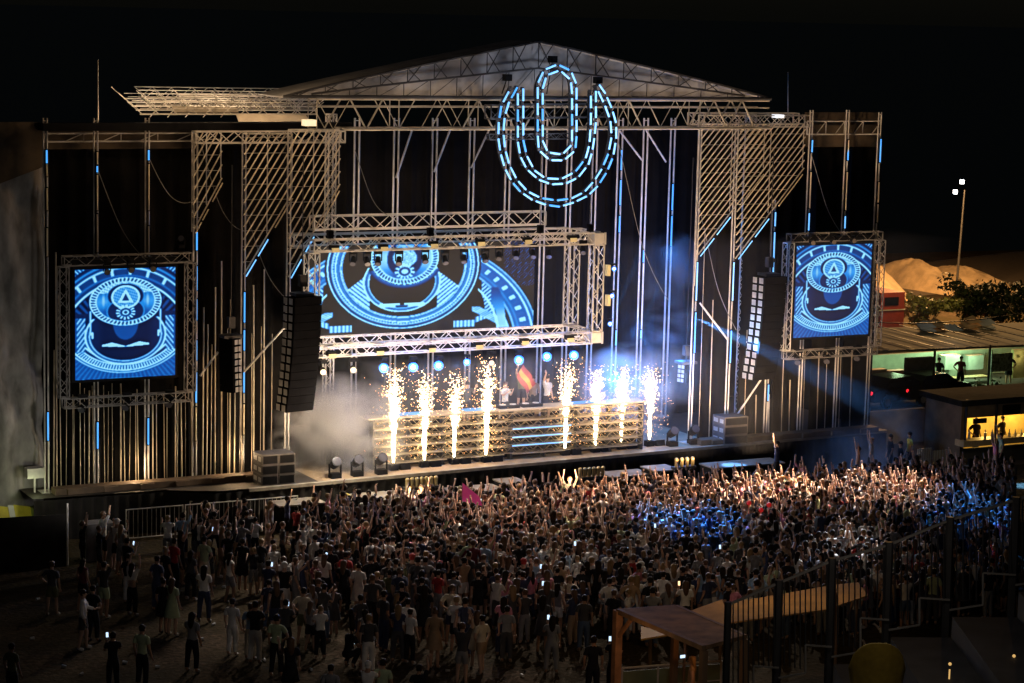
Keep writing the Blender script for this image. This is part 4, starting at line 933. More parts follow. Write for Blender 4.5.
POSES = [
 (dict(armL='down', armR='down'), 'short', 'tee', 'arms down'), (dict(armL='up', armR='up'), 'short', 'tee', 'both arms raised'), (dict(armL='down', armR='up'), 'short', 'tee', 'one arm raised'),
 (dict(armL='phone', armR='phone'), 'short', 'tee', 'hands held up in front'), (dict(armL='hip', armR='down', step=.5), 'short', 'tee', 'one hand on hip'), (dict(armL='down', armR='down', step=.4), 'long', 'vest', 'arms down'),
 (dict(armL='up', armR='up', stance=.11), 'long', 'crop', 'both arms raised'), (dict(armL='half', armR='down'), 'long', 'dress', 'one hand half raised'), (dict(armL='down', armR='up'), 'bun', 'vest', 'one arm raised'),
 (dict(armL='wide', armR='wide', stance=.13), 'short', 'bare', 'arms spread high'), (dict(armL='half', armR='half'), 'cap', 'tee', 'hands at head height'), (dict(armL='fwd', armR='down', step=-.5), 'short', 'long', 'one arm held forward'),
 (dict(armL='phone', armR='down', stance=.12), 'long', 'tee', 'one hand held up in front'), (dict(armL='down', armR='hip', step=.3, long=True), 'short', 'tee', 'standing at ease'), (dict(armL='down', armR='down', stance=.07), 'bun', 'dress', 'arms down'),
 (dict(armL='fwd', armR='fwd', crouch=True, lean=.1), 'short', 'tee', 'crouching'), (dict(armL='half', armR='up', stance=.12), 'afro', 'tee', 'one arm high')]
PM = [person_meshes(i, p, h, c)+(lab,) for i, (p, h, c, lab) in enumerate(POSES)]
for bd, pts_, *_ in PM:
    for k, me_ in pts_.items(): me_.materials.append(CLOTH['black'])
def setmat(o, mt): o.material_slots[0].link = 'OBJECT'; o.material_slots[0].material = mt
STAGE_C = (41.5, 76)
def make_person(var, x, y, z, rz, label, skin=1, hair='dark', top='black', bottom='black', shoes='white', scale=1.0, group=None, cat='person'):
    bd, pts_, j, *_ = PM[var]
    o = bpy.data.objects.new('person', bd); COL.objects.link(o); o.location = (x, y, z); o.rotation_euler = (0, 0, rz); o.scale = (scale,)*3
    setmat(o, SKIN[skin]); o['label'] = label; o['category'] = cat
    if group: o['group'] = group
    for k, me_ in pts_.items():
        c = bpy.data.objects.new({'shirt': me_.name.split('.')[0], 'shoe2': 'shoe'}.get(k, k), me_); COL.objects.link(c); c.parent = o
        mt = {'shirt': CLOTH[top], 'trousers': CLOTH[bottom], 'shoe': CLOTH[shoes], 'shoe2': CLOTH[shoes], 'hair': HAIR.get(hair) or CLOTH[hair]}[k]; setmat(c, mt)
    return o
def hand_pos(var, n, x, y, z, rz, s=1.0):
    p = np.array(PM[var][2]['ha'+n][0])*s; return np.array((x+p[0]*cos(rz)-p[1]*sin(rz), y+p[0]*sin(rz)+p[1]*cos(rz), z+p[2]))
def face(x, y): return atan2(STAGE_C[1]-y, STAGE_C[0]-x)-pi/2
GP = 'people watching the show'
used = set(); placed = []; LABELS = set()
def words(l): return len(l.split())
explicit = [  # px feet, variant, skin, hair, top, bottom, shoes, label, extra turn
 (142,688,0,1,'dark','pale green','black','white','person seen from behind in pale yellow green T-shirt and black shorts at lower left',0),
 (113,692,3,1,'dark','black','black','black','person in all black with hands up, beside the pale green shirt at lower left',.8),
 (12,704,0,1,'dark','olive','black','black','person in dark olive top at the bottom left corner of the crowd',0),
 (83,650,11,0,'dark','white','charcoal','white','person in loose white shirt walking at the left, in front of dark figures',-.9),
 (93,642,13,1,'dark','black','black','black','person dressed in black right behind the white shirted walker at left',0),
 (52,616,4,0,'brown','charcoal','olive','white','person in dark top and olive shorts leaning, leftmost standing group',.4),
 (83,612,5,1,'dark','maroon','black','white','long haired person in maroon vest at the far left group',0),
 (104,618,2,1,'dark','charcoal','pale green','white','person in pale green shorts with one arm raised, left side of field',0),
 (132,616,6,0,'dark','white','black','white','long haired person in white crop top and dark shorts with arms up, left field',0),
 (157,612,0,1,'dark','navy','navy','black','person in navy beside the white crop top, left field',0),
 (163,634,14,1,'dark','black','black','black','person with hair bun in short black dress beside a pale green dress',0),
 (172,636,7,0,'brown','pale green','black','white','person in pale green dress with long brown hair, left field',0),
 (204,591,13,0,'dark','pale green','cream','white','person in pale green T-shirt and long cream trousers, left of the crowd',0),
 (222,579,5,0,'blond','tan','tan','white','person with long blond hair and tan outfit lit warmly by the barrier',-.6),
 (203,577,12,0,'brown','black','charcoal','white','long haired person in black holding a cup by the left barrier',-.5),
 (174,592,0,1,'dark','red','black','black','person in red shirt standing near the left crowd barrier',0),
 (117,572,10,1,'white','white','black','white','person in white cap and white shirt close to the grey block at left barrier',.5),
 (127,592,3,1,'dark','black','black','white','person in black looking at a blue lit phone near the left barrier',0),
 (232,656,0,0,'dark','white','white','white','person in white T-shirt and white shorts, left one of a white clad pair',0),
 (250,660,0,1,'brown','light blue','cream','white','person in light blue T-shirt and cream shorts, right one of a pale pair',0),
 (276,677,13,1,'dark','pale green','black','white','person in pale green T-shirt and long black trousers at the lower left middle',0),
 (303,646,4,1,'dark','cream','olive','black','person in cream shirt and olive shorts with a hand on hip',0),
 (345,604,0,1,'dark','red','black','black','person in bright red shirt seen from behind amid dark figures',0),
 (358,618,14,0,'dark','white','white','white','person in white lace dress with hair bun beside the red shirt',0),
 (347,668,15,1,'dark','black','black','black','person in black crouching on the grass over a glowing phone',-.5),
 (407,656,0,0,'dark','white','tan','white','person in white T-shirt and tan shorts, middle of the lower field',0),
 (434,669,14,1,'brown','tan','black','white','person in short tan dress with hair bun, lower middle field',0),
 (476,668,7,0,'brown','cream','black','white','long haired person in cream dress, lower middle field',0),
 (506,663,0,1,'dark','grey','charcoal','white','person in grey T-shirt and charcoal shorts with white trainers, lower middle',0),
 (551,674,12,1,'dark','grey','grey','white','person in grey outfit lifting a phone, lower middle near canopy',0),
 (583,652,0,1,'dark','charcoal','denim blue','white','person in charcoal top and denim shorts left of the canopy',0),
 (592,700,0,1,'dark','black','black','black','dark haired person at the bottom edge left of the canopy post',0),
 (283,612,0,0,'brown','white','grey','white','person in plain white T-shirt and grey shorts, left edge of dense crowd',0),
 (324,606,12,0,'brown','white','black','white','long haired person in white top and black shorts left of the red shirt',0),
 (268,615,3,1,'dark','navy','black','white','person in navy top beside the white T-shirt at the dense crowd edge',0),
 (330,727,0,1,'dark','grey','black','black','head of a grey shirted person cut by the bottom edge, left one',0),
 (367,727,10,1,'white','white','black','white','white capped person cut by the bottom edge, lower middle',0),
 (382,725,0,1,'dark','pale green','black','black','person in pale green cut by the bottom edge beside the white cap',0),
 (418,727,2,1,'dark','black','black','black','person in black cut by the bottom edge, right of the pale green one',0),
 (672,618,6,0,'blond','white','white','white','blond person in white crop top with arms up behind the canopy',0),
 (655,606,2,1,'dark','grey','black','white','person in grey T-shirt with one arm up left of the blond white top',0),
 (560,604,0,1,'dark','grey','black','white','broad person in light grey T-shirt in the middle right crowd',0),
 (392,590,13,0,'dark','cream','black','white','person in cream shirt standing before the dense centre crowd',0),
 (343,536,16,2,'dark','yellow','black','black','steward with afro hair in bright yellow shirt by the front platforms',-1.3)]
def near_ok(x, y, r): return all((x-a)**2+(y-b)**2 > r*r for a, b, *_ in placed)
phone_jobs = []
for (px, py, v, sk, hr, tp, bt, sh, lab, tw) in explicit:
    p = PZ(px, py); rz = face(p[0], p[1])+tw
    make_person(v, p[0], p[1], 0, rz, lab, sk, hr, tp, bt, sh, rng.uniform(.96, 1.04), GP); LABELS.add(lab); placed.append((p[0], p[1], tp))
    if v in (3, 12) or 'phone' in lab: phone_jobs.append((v, p[0], p[1], rz, lab))
# phones held above the crowd
for (px, py) in ((600,539),(575,546),(627,552),(541,569),(543,586),(679,586),(610,640),(288,605),(455,560),(415,548),(508,552),(720,548),(655,528),(345,565)):
    p0 = PZ(px, py, 1.47); v = 12 if px % 2 else 3; rz = face(p0[0], p0[1]); q = hand_pos(v, 'L', 0, 0, 0, rz); x, y = p0[0]-q[0], p0[1]-q[1]
    tp = ['black', 'grey', 'navy', 'charcoal', 'white'][px % 5]
    lab = 'person in %s top filming with a lit phone, %s' % (tp, {600:'centre of the crowd',575:'left of the crowd centre phone',627:'right of the crowd centre phones',541:'middle crowd, upper of two phones',543:'middle crowd, lower of two phones',679:'orange lit screen, behind the canopy',610:'beside the canopy post',288:'left crowd edge',455:'centre left crowd',415:'left part of dense crowd',508:'middle of dense crowd',720:'crowd behind the canopy',655:'amid the blue lit people',345:'behind the red shirted person'}[px])
    make_person(v, x, y, 0, rz, lab, px % 2, 'brown' if v == 12 else 'dark', tp, 'black', 'white', 1.0, GP); LABELS.add(lab); placed.append((x, y, tp)); phone_jobs.append((v, x, y, rz, lab))
PHM = mat('lit phone screen', (.5, .6, .7), .3, emit=(.55, .75, 1), es=1.6); PHO = mat('warm phone screen', (.7, .5, .3), .3, emit=(1, .6, .3), es=2)
for k, (v, x, y, rz, lab) in enumerate(phone_jobs):
    h = hand_pos(v, 'L', x, y, 0, rz); 
    b = MB(); b.box((-.036, -.006, -.03), (.036, .006, .11), 0); b.box((-.032, -.009, -.025), (.032, -.0065, .105), 1)
    o = b.build('phone', [M_BLACK, PHO if 'orange' in lab else PHM]); o.location = h+np.array((0, 0, .02)); o.rotation_euler = (-.2, 0, rz)
    tp = lab.split(' in ')[1].split(' ')[0] if ' in ' in lab else ''
    s_ = 'phone held by the '+lab.replace('person in ', '').replace('filming with a lit phone, ', 'one, ').replace('person ', '')
    tag(o, ' '.join(s_.split()[:16]), 'phone', 'lit phones in the crowd')

# random field of people
def front_y(x): return 536-(x-400)*.068 if x > 330 else 541-(x-330)*.03
def dens(x, y):
    fy_ = front_y(x)
    if x > 1012 or y < fy_: return 0
    d = y-fy_
    if x < 30: return 0
    e = np.interp(x, [30, 120, 220, 290, 360, 420, 1012], [.03, .06, .22, .5, .85, 1, 1])
    base = np.interp(d, [0, 6, 60, 85, 105, 130, 160], [1, 1, .95, .6, .26, .10, .03])
    if x < 300: base = np.interp(d, [0, 30, 80, 110, 150], [.4, .6, .4, .16, .06])
    if x > 600: base = max(base, .75 if y < 640 else 0)
    return e*base
cand = []
gx, gy = .43, .41
for i in range(int(46/gx)):
    for k in range(int(24/gy)):
        X = 19+i*gx+rng.uniform(-.17, .17)+(k % 2)*gx/2; Y = 55+k*gy+rng.uniform(-.14, .14)
        u, v, ppm = prj((X, Y, 0))
        if u < -10 or v > 720: continue
        if Y > fy(X)-2.4: continue
        X += rng.normal(0, .09); Y += rng.normal(0, .09); cl2 = .5+.5*sin(X*1.9+2*sin(Y*1.3))*sin(Y*2.3+1.7*sin(X*.9))
        if rng.random() < dens(u, v)*.95*(1 if v-front_y(u) < 45 else .55+.6*cl2) and near_ok(X, Y, .38): cand.append((ppm, X, Y, u, v))
cand.sort(reverse=True)
canopy = lambda u, v: u > 612 and v > 652
cand = [c for c in cand if not canopy(c[3], c[4])]
print('CAND', len(cand), 'explicit', len(placed))
tops = ['black']*9+['white']*5+['grey']*4+['navy']*3+['charcoal']*7+['red', 'pale green', 'cream', 'cream', 'light blue', 'pink', 'olive', 'maroon', 'tan']
bots = ['black', 'black', 'charcoal', 'denim blue', 'tan', 'grey', 'navy', 'white']
NI = 300-len(placed)-12
info = []
def pick(v, X, Y):
    d = (v-front_y(prj((X, Y, 0))[0]))
    if d < 45: w_ = [6,5,6,2,0,3,3,2,5,2,4,3,2,1,1,0,.5]
    elif d < 90: w_ = [10,1,2.5,3,2,6,.7,2,1.2,.3,2,2,3,3,3,0,.3]
    else: w_ = [8,.5,1,3,2,5,.5,3,1,.3,1,2,4,3,3,0,.3]
    w_ = np.array(w_, float); return int(rng.choice(len(w_), p=w_/w_.sum()))
garm = {'tee': 'T-shirt', 'vest': 'vest top', 'crop': 'crop top', 'dress': 'dress', 'bare': 'bare torso', 'long': 'long sleeves'}
nbrs = [(x, y, c) for x, y, c in placed]
for idx, (ppm, X, Y, u, v) in enumerate(cand[:NI]):
    var = pick(v, X, Y); tp = tops[rng.integers(len(tops))]; bt = bots[rng.integers(len(bots))]; hr = ['dark', 'dark', 'dark', 'brown', 'dark', 'brown', 'blond'][rng.integers(7)]
    if PM[var][4] == 'cap': hr = ['white', 'black', 'red'][rng.integers(3)]
    sk = int(rng.integers(2)) if rng.random() < .9 else 2
    cl_ = PM[var][3]; head = {'cap': hr+' cap', 'bun': hr+' bun', 'long': 'long '+hr+' hair', 'afro': 'afro hair', 'short': hr+' hair'}[PM[var][4]]
    if cl_ == 'bare': desc = 'shirtless person in %s shorts' % bt
    elif cl_ == 'dress': desc = 'person in %s dress' % tp
    else: desc = 'person in %s %s and %s %s' % (tp, 'shirt' if cl_ == 'long' else garm[cl_].split()[0], bt.split()[0], 'trousers' if var in (0, 3, 6, 9, 12, 13, 15) and var % 3 == 0 or var == 13 else 'shorts')
    nn = sorted(nbrs, key=lambda q: (q[0]-X)**2+(q[1]-Y)**2)[:6]
    lab = None
    for (a, c, col_) in nn:
        du = prj((a, c, 0))[0]-u; rel = 'left of' if du > 0 else 'right of'
        if abs(du) < 8: rel = 'behind' if Y < c else 'before'
        for extra in (head, PM[var][6], ''):
            l = '%s, %s %s %s top' % (desc+(', '+extra if extra else ''), rel, 'an' if col_[0] in 'aeiou' else 'a', col_)
            if words(l) <= 16 and l not in LABELS: lab = l; break
        if lab: break
    if lab is None: lab = desc+', '+head+', in the dense crowd'
    zone = 'left' if u < 330 else ('middle' if u < 640 else 'right')
    LABELS.add(lab)
    make_person(var, X, Y, 0, face(X, Y)+rng.normal(0, .5), lab, sk, hr, tp, bt, ['white', 'black', 'grey'][rng.integers(3)], rng.uniform(.88, 1.08), GP)
    nbrs.append((X, Y, tp if cl_ != 'bare' else 'bare'))
# performers and people raised above the crowd
zr = ztab-.9+.0
for (px, var, sk, hr, tp, bt, dy, dz, tw, lab) in ((505, 3, 0, 'brown', 'white', 'black', 1.1, 0, pi+.3, 'performer in white T-shirt bending over the decks on stage'),
        (521, 2, 1, 'dark', 'olive', 'black', 1.3, .42, pi-.2, 'performer in dark green top standing high and holding the flag'),
        (547, 2, 0, 'dark', 'white', 'black', 1.6, .05, pi+.2, 'performer in white T-shirt with one arm up right of the flag'),
        (467, 10, 0, 'black', 'charcoal', 'black', 1.6, 0, pi, 'performer in dark clothes left of the decks with hands up'),
        (533, 11, 1, 'dark', 'tan', 'black', 2.0, -.1, pi-.4, 'person in tan top behind the flag on stage')):
    Y = YDJ+dy; X = PY(px, 395, Y)[0]
    if dz > .1:
        b = MB(); b.box((X-.4, Y-.3, zr+.004), (X+.4, Y+.3, zr+dz)); tag(b.build('flight_case', M_BLACK), 'black case the flag holder stands on behind the decks', 'case')
    make_person(var, X, Y, zr+max(dz, .005), tw, lab, sk, hr, tp, bt, 'black', 1.0, 'people on the stage')
    if px == 521: FH = hand_pos(2, 'R', X, Y, zr+dz, tw)
b = MB(); n = 10; L_ = 1.15; vs = []; fs = []
p0 = FH+np.array((0, -.05, -.12)); b0 = MB(); b0.bar(FH+(0, 0, -.25), FH+(0, 0, .25), .012, 6)
fl = MB()
for mi in range(3):
    vs = []; fs = []
    for i in range(n+1):
        for k in (0, 1):
            t = i/n; w_ = (mi+k)/3*.75-.4
            vs.append(p0+np.array((.04+t*.5+w_*.5, -.10+.09*sin(t*8+w_*3)-.1*t, -.05-t*.75+w_*.5)))
    for i in range(n): fs.append((2*i, 2*i+1, 2*i+3, 2*i+2))
    fl.add(vs, fs, mi)
fo = fl.build('flag', [mat('red flag cloth', (.28, .03, .025), .8), mat('yellow flag cloth', (.42, .26, .04), .8), mat('crimson flag cloth', (.28, .03, .025), .8)], smooth=True); tag(fo, 'red and yellow striped flag held up by a performer on stage', 'flag')
b0.build('flag_stick', M_WOOD, fo)
for k, (px, py, var, tp, hr, z, lab) in enumerate(((775, 505, 1, 'navy', 'dark', .75, 'navy shirted person on shoulders above the crowd, right of the front platform'), (856, 505, 9, 'white', 'dark', .55, 'shirtless person lifted above the right crowd with arms high'),
        (869, 500, 1, 'grey', 'brown', .75, 'grey shirted person on shoulders with both arms up, right crowd'), (888, 498, 0, 'black', 'dark', .8, 'black jacketed person standing above the crowd right of the blue haze'),
        (898, 500, 0, 'black', 'dark', .6, 'black jacketed person beside the yellow shirt, above right crowd'), (907, 498, 0, 'yellow', 'dark', .9, 'person in yellow shirt raised above the right crowd before the pale gate'),
        (993, 503, 6, 'pink', 'blond', .75, 'person in pink top on shoulders at the far right crowd edge'), (998, 500, 2, 'pale green', 'dark', .95, 'person in pale green top raised behind the pink one, far right'))):
    p = PZ(px, py); 
    make_person(var, p[0], p[1], z, face(p[0], p[1]), lab, k % 2, hr, tp, 'black', 'white', 1, GP)
    # the carrier below
    make_person(0, p[0], p[1]+.02, 0, face(p[0], p[1]), 'person carrying the '+' '.join(lab.split()[:7]).rstrip(','), 1, 'dark', 'charcoal', 'black', 'black', .9, GP) if k in (0, 1, 2, 6) else None
    if k not in (0, 1, 2, 6):
        b = MB(); b.box((p[0]-.35, p[1]-.3, .004), (p[0]+.35, p[1]+.3, z-.004)); tag(b.build('viewing_block', M_BLACK), 'black box under the '+' '.join(lab.split()[:6]), 'box', 'boxes people stand on')

# the rest of the crowd as one mass
mats_l = SKIN+[HAIR['dark'], HAIR['brown'], HAIR['blond']]+[CLOTH[c] for c in ('black', 'white', 'grey', 'navy', 'charcoal', 'red', 'pale green', 'cream', 'light blue', 'pink', 'tan', 'maroon')]
NT = len(mats_l)-6
def low_person(var):
    pose = POSES[var][0]; rs = np.random.default_rng(100+var); j, E = skel(pose, rs); V = []; Fc = []; R = []
    for a, b_, r in E:
        if r == 'head' and a == 'brow': continue
        n = {'torso': 7, 'head': 6, 'hip': 5}.get(r, 4); ra, rb = j[a], j[b_]; p, q = np.array(ra[0]), np.array(rb[0]); d = q-p; d = d/np.linalg.norm(d)
        u = np.cross(d, (0, 1, 0)) if abs(d[1]) < .9 else np.cross(d, (1, 0, 0)); u /= np.linalg.norm(u); w_ = np.cross(d, u); o = len(V)
        if r in ('head',): continue
        for c, jj in ((p, ra), (q, rb)):
            for k in range(n): t = 2*pi*(k+.5)/n; V.append(c+u*cos(t)*jj[1]+w_*sin(t)*jj[2])
        fs = [(o+k, o+(k+1) % n, o+n+(k+1) % n, o+n+k) for k in range(n)]+[tuple(range(o+n, o+2*n))]
        reg = {'torso': 1, 'hip': 2, 'thigh': 2, 'uparm': 1 if PM[var][3] not in ('bare', 'vest', 'crop') else 0}.get(r, 0)
        if PM[var][3] == 'bare' and r == 'torso': reg = 0
        Fc += fs; R += [reg]*len(fs)
    for c, rad, reg, sz in ((j['brow'][0], .088, 0, (.9, 1, 1.25)), (np.array(j['brow'][0])+(0, -.02, .03), .098, 3, (.95, 1, 1.0))):
        b = MB(); b.ball(np.array(c)-(0, 0, .02), rad, 7, 5, sz); o = len(V); V += [np.array(v) for v in b.v]; Fc += [tuple(i+o for i in f) for f in b.f]; R += [reg]*len(b.f)
    if PM[var][4] == 'long':
        c = np.array(j['brow'][0]); vs, fs = ring_loft([((c[0], c[1]-.03, c[2]), .10, .08), ((c[0], c[1]-.07, c[2]-.18), .09, .05), ((c[0], c[1]-.09, c[2]-.34), .045, .03)]); o = len(V)
        V += [np.array(v) for v in vs]; Fc += [tuple(i+o for i in f) for f in fs]; R += [3]*len(fs)
    if PM[var][3] == 'dress':
        vs, fs = ring_loft([((0, 0, 1.1), .14, .11), ((0, 0, .58), .25, .21)]); o = len(V); V += [np.array(v) for v in vs]; Fc += [tuple(i+o for i in f) for f in fs]; R += [1]*len(fs)
    return np.array(V), Fc, R
LP = [low_person(i) for i in range(len(POSES))]
VV = []; FF = []; MI = []; off = 0
for (ppm, X, Y, u, v) in cand[NI:]:
    var = pick(v, X, Y); V, Fc, R = LP[var]; rz = face(X, Y)+rng.normal(0, .6); s = rng.uniform(.86, 1.09); c_, s_ = cos(rz), sin(rz)
    W_ = np.stack([X+s*(V[:, 0]*c_-V[:, 1]*s_), Y+s*(V[:, 0]*s_+V[:, 1]*c_), V[:, 2]*s+.01], 1); VV.append(W_)
    sk = int(rng.integers(2)); tp = 6+int(rng.integers(NT)) if rng.random() < .25 else 6+int(rng.choice([0, 0, 0, 1, 2, 3, 4, 4, 0, 1])); bt = 6+int(rng.choice([0, 0, 2, 4, 3])); hr = 3+int(rng.choice([0, 0, 0, 0, 1, 1, 2]))
    m4 = (sk, tp, bt, hr)
    for f, r in zip(Fc, R): FF.append(tuple(i+off for i in f)); MI.append(m4[r])
    off += len(V)
me = bpy.data.meshes.new('crowd'); me.from_pydata(np.concatenate(VV).tolist(), [], FF)
for t in mats_l: me.materials.append(t)
me.polygons.foreach_set('material_index', MI); me.polygons.foreach_set('use_smooth', [True]*len(FF)); me.update()
o = bpy.data.objects.new('crowd', me); COL.objects.link(o); tag(o, 'dense packed mass of dancing festival goers nearer the stage', 'crowd', kind='stuff')
print('CROWD', len(cand)-NI)

# ------------------------------------------------------------------ pit in front of the stage
def platform(x, y, wpx, label, hgt=.95, d=1.0, mt=M_SKIRT):
    p, q = PZ(x, y, hgt), PZ(x+wpx, y-wpx*.07, hgt); r = empty('pit_platform', (p[0], p[1], 0)); tag(r, label, 'platform', 'low platforms in the stage pit')
    b = MB(); b.box((p[0], p[1], 0.004), (q[0], p[1]+d, hgt-.05)); b.build('skirt', mt, r)
    b = MB(); b.box((p[0]-.04, p[1]-.04, hgt-.048), (q[0]+.04, p[1]+d+.04, hgt)); b.build('top', mat('pale platform top', (.26, .22, .17), .6, 0, .25, 2), r)
platform(280, 506, 46, 'platform with pale top at the left end of the stage pit', 1.0, 1.2)
platform(352, 500, 44, 'platform behind the yellow shirted steward in the pit', 1.0)
platform(393, 496, 30, 'platform beside the left row of gold lamps in the pit', .95)
platform(455, 493, 50, 'platform in the pit behind the pink flag', .95)
platform(506, 484, 22, 'small platform in the pit below the left middle spark fountains', 1.1)
platform(612, 477, 40, 'platform in the pit below the right spark fountains', 1.05)
platform(655, 471, 24, 'small raised platform left of the right row of gold lamps', 1.25)
platform(714, 468, 72, 'long pale topped platform in the pit right of the gold lamps', 1.05)
def lampbar(x, y, wpx, n, label, hgt=1.5):
    p, q = PZ(x, y, hgt), PZ(x+wpx, y-wpx*.07, hgt); r = empty('lamp_bar', (p[0], p[1], 0)); tag(r, label, 'lamp bar', 'rows of gold lamps in the pit')
    b = MB(); b.box((p[0], p[1]-.1, hgt-.45), (q[0], p[1]+.2, hgt-.36)); b.box((p[0]+.1, p[1], .004), (p[0]+.2, p[1]+.1, hgt-.45)); b.box((q[0]-.2, p[1], .004), (q[0]-.1, p[1]+.1, hgt-.45)); b.build('stand', M_DSTEEL, r)
    for k in range(n):
        X = p[0]+(q[0]-p[0])*(k+.5)/n; b = MB(); b.bar((X, p[1], hgt-.355), (X, p[1], hgt-.1), .07, 8); b.ball((X, p[1], hgt-.08), .085, 8, 5); b.build('lamp', mat('brass lamp', (.6, .45, .2), .35, .4, .1), r)
lampbar(405, 478, 34, 7, 'left row of brass lamps in front of the stage')
lampbar(578, 468, 28, 6, 'middle row of brass lamps in front of the stage')
lampbar(674, 458, 22, 4, 'right row of four brass lamps in front of the stage', 1.7)
# crowd barriers
def barrier(px, py, n, label):
    p = PZ(px, py)
    for k in range(n):
        X = p[0]+k*2.15; r = empty('crowd_barrier', (X, p[1], 0)); tag(r, label+(', %s from its left end' % ordn[k] if n > 1 else ''), 'barrier', 'steel crowd barriers')
        b = MB()
        for a in (0, 2.05): b.bar((X+a, p[1], .0), (X+a, p[1], 1.15), .024, 6); b.bar((X+a, p[1], .1), (X+a, p[1]+.7, .02), .02, 5)
        for z in (1.13, .12): b.bar((X, p[1], z), (X+2.05, p[1], z), .022, 6)
        b.build('frame', M_STEEL, r); b = MB()
        for i in range(12): b.bar((X+.1+i*.165, p[1], .13), (X+.1+i*.165, p[1], 1.12), .009, 4)
        b.build('bars', M_STEEL, r)
barrier(126, 542, 3, 'steel barrier left of the crowd'); barrier(190, 533, 2, 'steel barrier close to the stage skirt at left')
b = MB()
for i, (a, c) in enumerate(((330, 540), (540, 760), (760, 960))):
    A, B_ = PZ(a, front_y(a)-4.5), PZ(c, front_y(c)-4.5); r = empty('crowd_barrier', (A[0], A[1], 0)); tag(r, 'front of stage barrier wall, %s long section' % ('left', 'middle', 'right')[i], 'barrier', 'front of stage barrier')
    b = MB(); b.quad((A[0], A[1], .01), (B_[0], B_[1], .01), (B_[0], B_[1], 1.1), (A[0], A[1], 1.1), .06); b.build('panel', M_DSTEEL, r)
# black fence + grey block left
p, q = PZ(-20, 572), PZ(66, 566); b = MB(); b.quad((p[0], p[1], .005), (q[0], q[1], .005), (q[0], q[1], 1.75), (p[0], p[1], 1.75), .05)
tag(b.build('screened_fence', M_SKIRT), 'black cloth covered fence at the far left of the field', 'fence')
b = MB(); b.bar((q[0]+.05, q[1], 0), (q[0]+.05, q[1], 2.1), .035, 6); tag(b.build('fence_post', M_STEEL), 'thin steel post at the end of the black covered fence', 'post')
p = PZ(86, 562); b = MB(); b.box((p[0], p[1], .004), (p[0]+1.0, p[1]+.7, 1.25)); tag(b.build('equipment_case', mat('grey case', (.12, .11, .11), .6, 0, .3, 3)), 'grey road case standing by the left barrier', 'case')
# scrim
YSC = YF+.72
p, q = PY(-30, 150, YSC), PY(43, 150, YSC); n = 60; vs = []; fs = []
zz = np.linspace(0, 14.0, 24)
for i in range(n+1):
    X = p[0]-6+(q[0]-p[0]+6)*i/n
    for k, z in enumerate(zz): vs.append((X, YSC+.14*sin(X*1.7+z*.3)+.09*sin(X*6.1+z*.7)+.16*sin(z*1.9+X*2.6+2*sin(z*.7+X)), z))
m_ = len(zz)
for i in range(n):
    for k in range(m_-1): fs.append((i*m_+k, (i+1)*m_+k, (i+1)*m_+k+1, i*m_+k+1))
b = MB(); b.add(vs, fs, 0); tag(b.build('scrim_cloth', M_SCRIM, smooth=True), 'tall grey mesh cloth hanging in folds at the far left edge', 'cloth')
b = MB(); P1, P2 = PY(-20, 122, YSC-.35), PY(44, 190, YSC-.35); b.quad((P1[0], YSC-.35, P2[2]), (P2[0], YSC-.35, P2[2]+.8), (P2[0], YSC-.35, P1[2]), (P1[0], YSC-.35, P1[2]), .03)
tag(b.build('banner', mat('printed mesh banner', (.05, .035, .02), .9, 0, .95, .9)), 'dim multicoloured banner over the top of the grey mesh cloth', 'banner')
# yellow tent bits
p = PZ(3, 540); lamp('work_and_fill_light', 'POINT', (p[0]+.6, p[1]-1.2, 2.2), 16, (.95, 1, .5), .1); r = empty('tent_flap', (p[0], p[1], 0)); tag(r, 'yellow and white striped cloth flap at the foot of the grey mesh', 'cloth')  # unseen yellow-green point added to bring out the striped flap
for nm, a, mtn, c_ in (('yellow_flap', 0, 'yellow tent cloth', (.6, .5, .05)), ('white_flap', .35, 'white tent cloth', (.6, .6, .55)), ('yellow_flap', .55, 'yellow tent cloth', (.6, .5, .05))):
    b = MB(); b.quad((p[0]+a, p[1], .2), (p[0]+a+.42, p[1], .1), (p[0]+a+.62, p[1]+.3, 1.0), (p[0]+a-.1, p[1]+.3, 1.15), .03); b.build(nm, mat(mtn, c_, .7), r)
p = PZ(34, 538); b = MB(); b.box((p[0], p[1], .004), (p[0]+.9, p[1]+.6, 1.0)); tag(b.build('green_bin', mat('pale green plastic', (.3, .4, .12), .5)), 'small pale green container beside the striped flap', 'container')
p = PY(26, 478, YSC-.6); zl = p[2]; b = MB(); b.box((p[0], YSC-.8, zl), (p[0]+.6, YSC-.4, zl+.35)); b.bar((p[0]+.3, YSC-.6, 0), (p[0]+.3, YSC-.6, zl), .04); 
tag(b.build('work_lamp', M_STEEL), 'pale work light box on a stand below the grey mesh', 'lamp')
lamp('work_and_fill_light', 'POINT', (p[0]+.2, YSC-1.1, zl-.15), 4, (.85, 1, .55), .2)
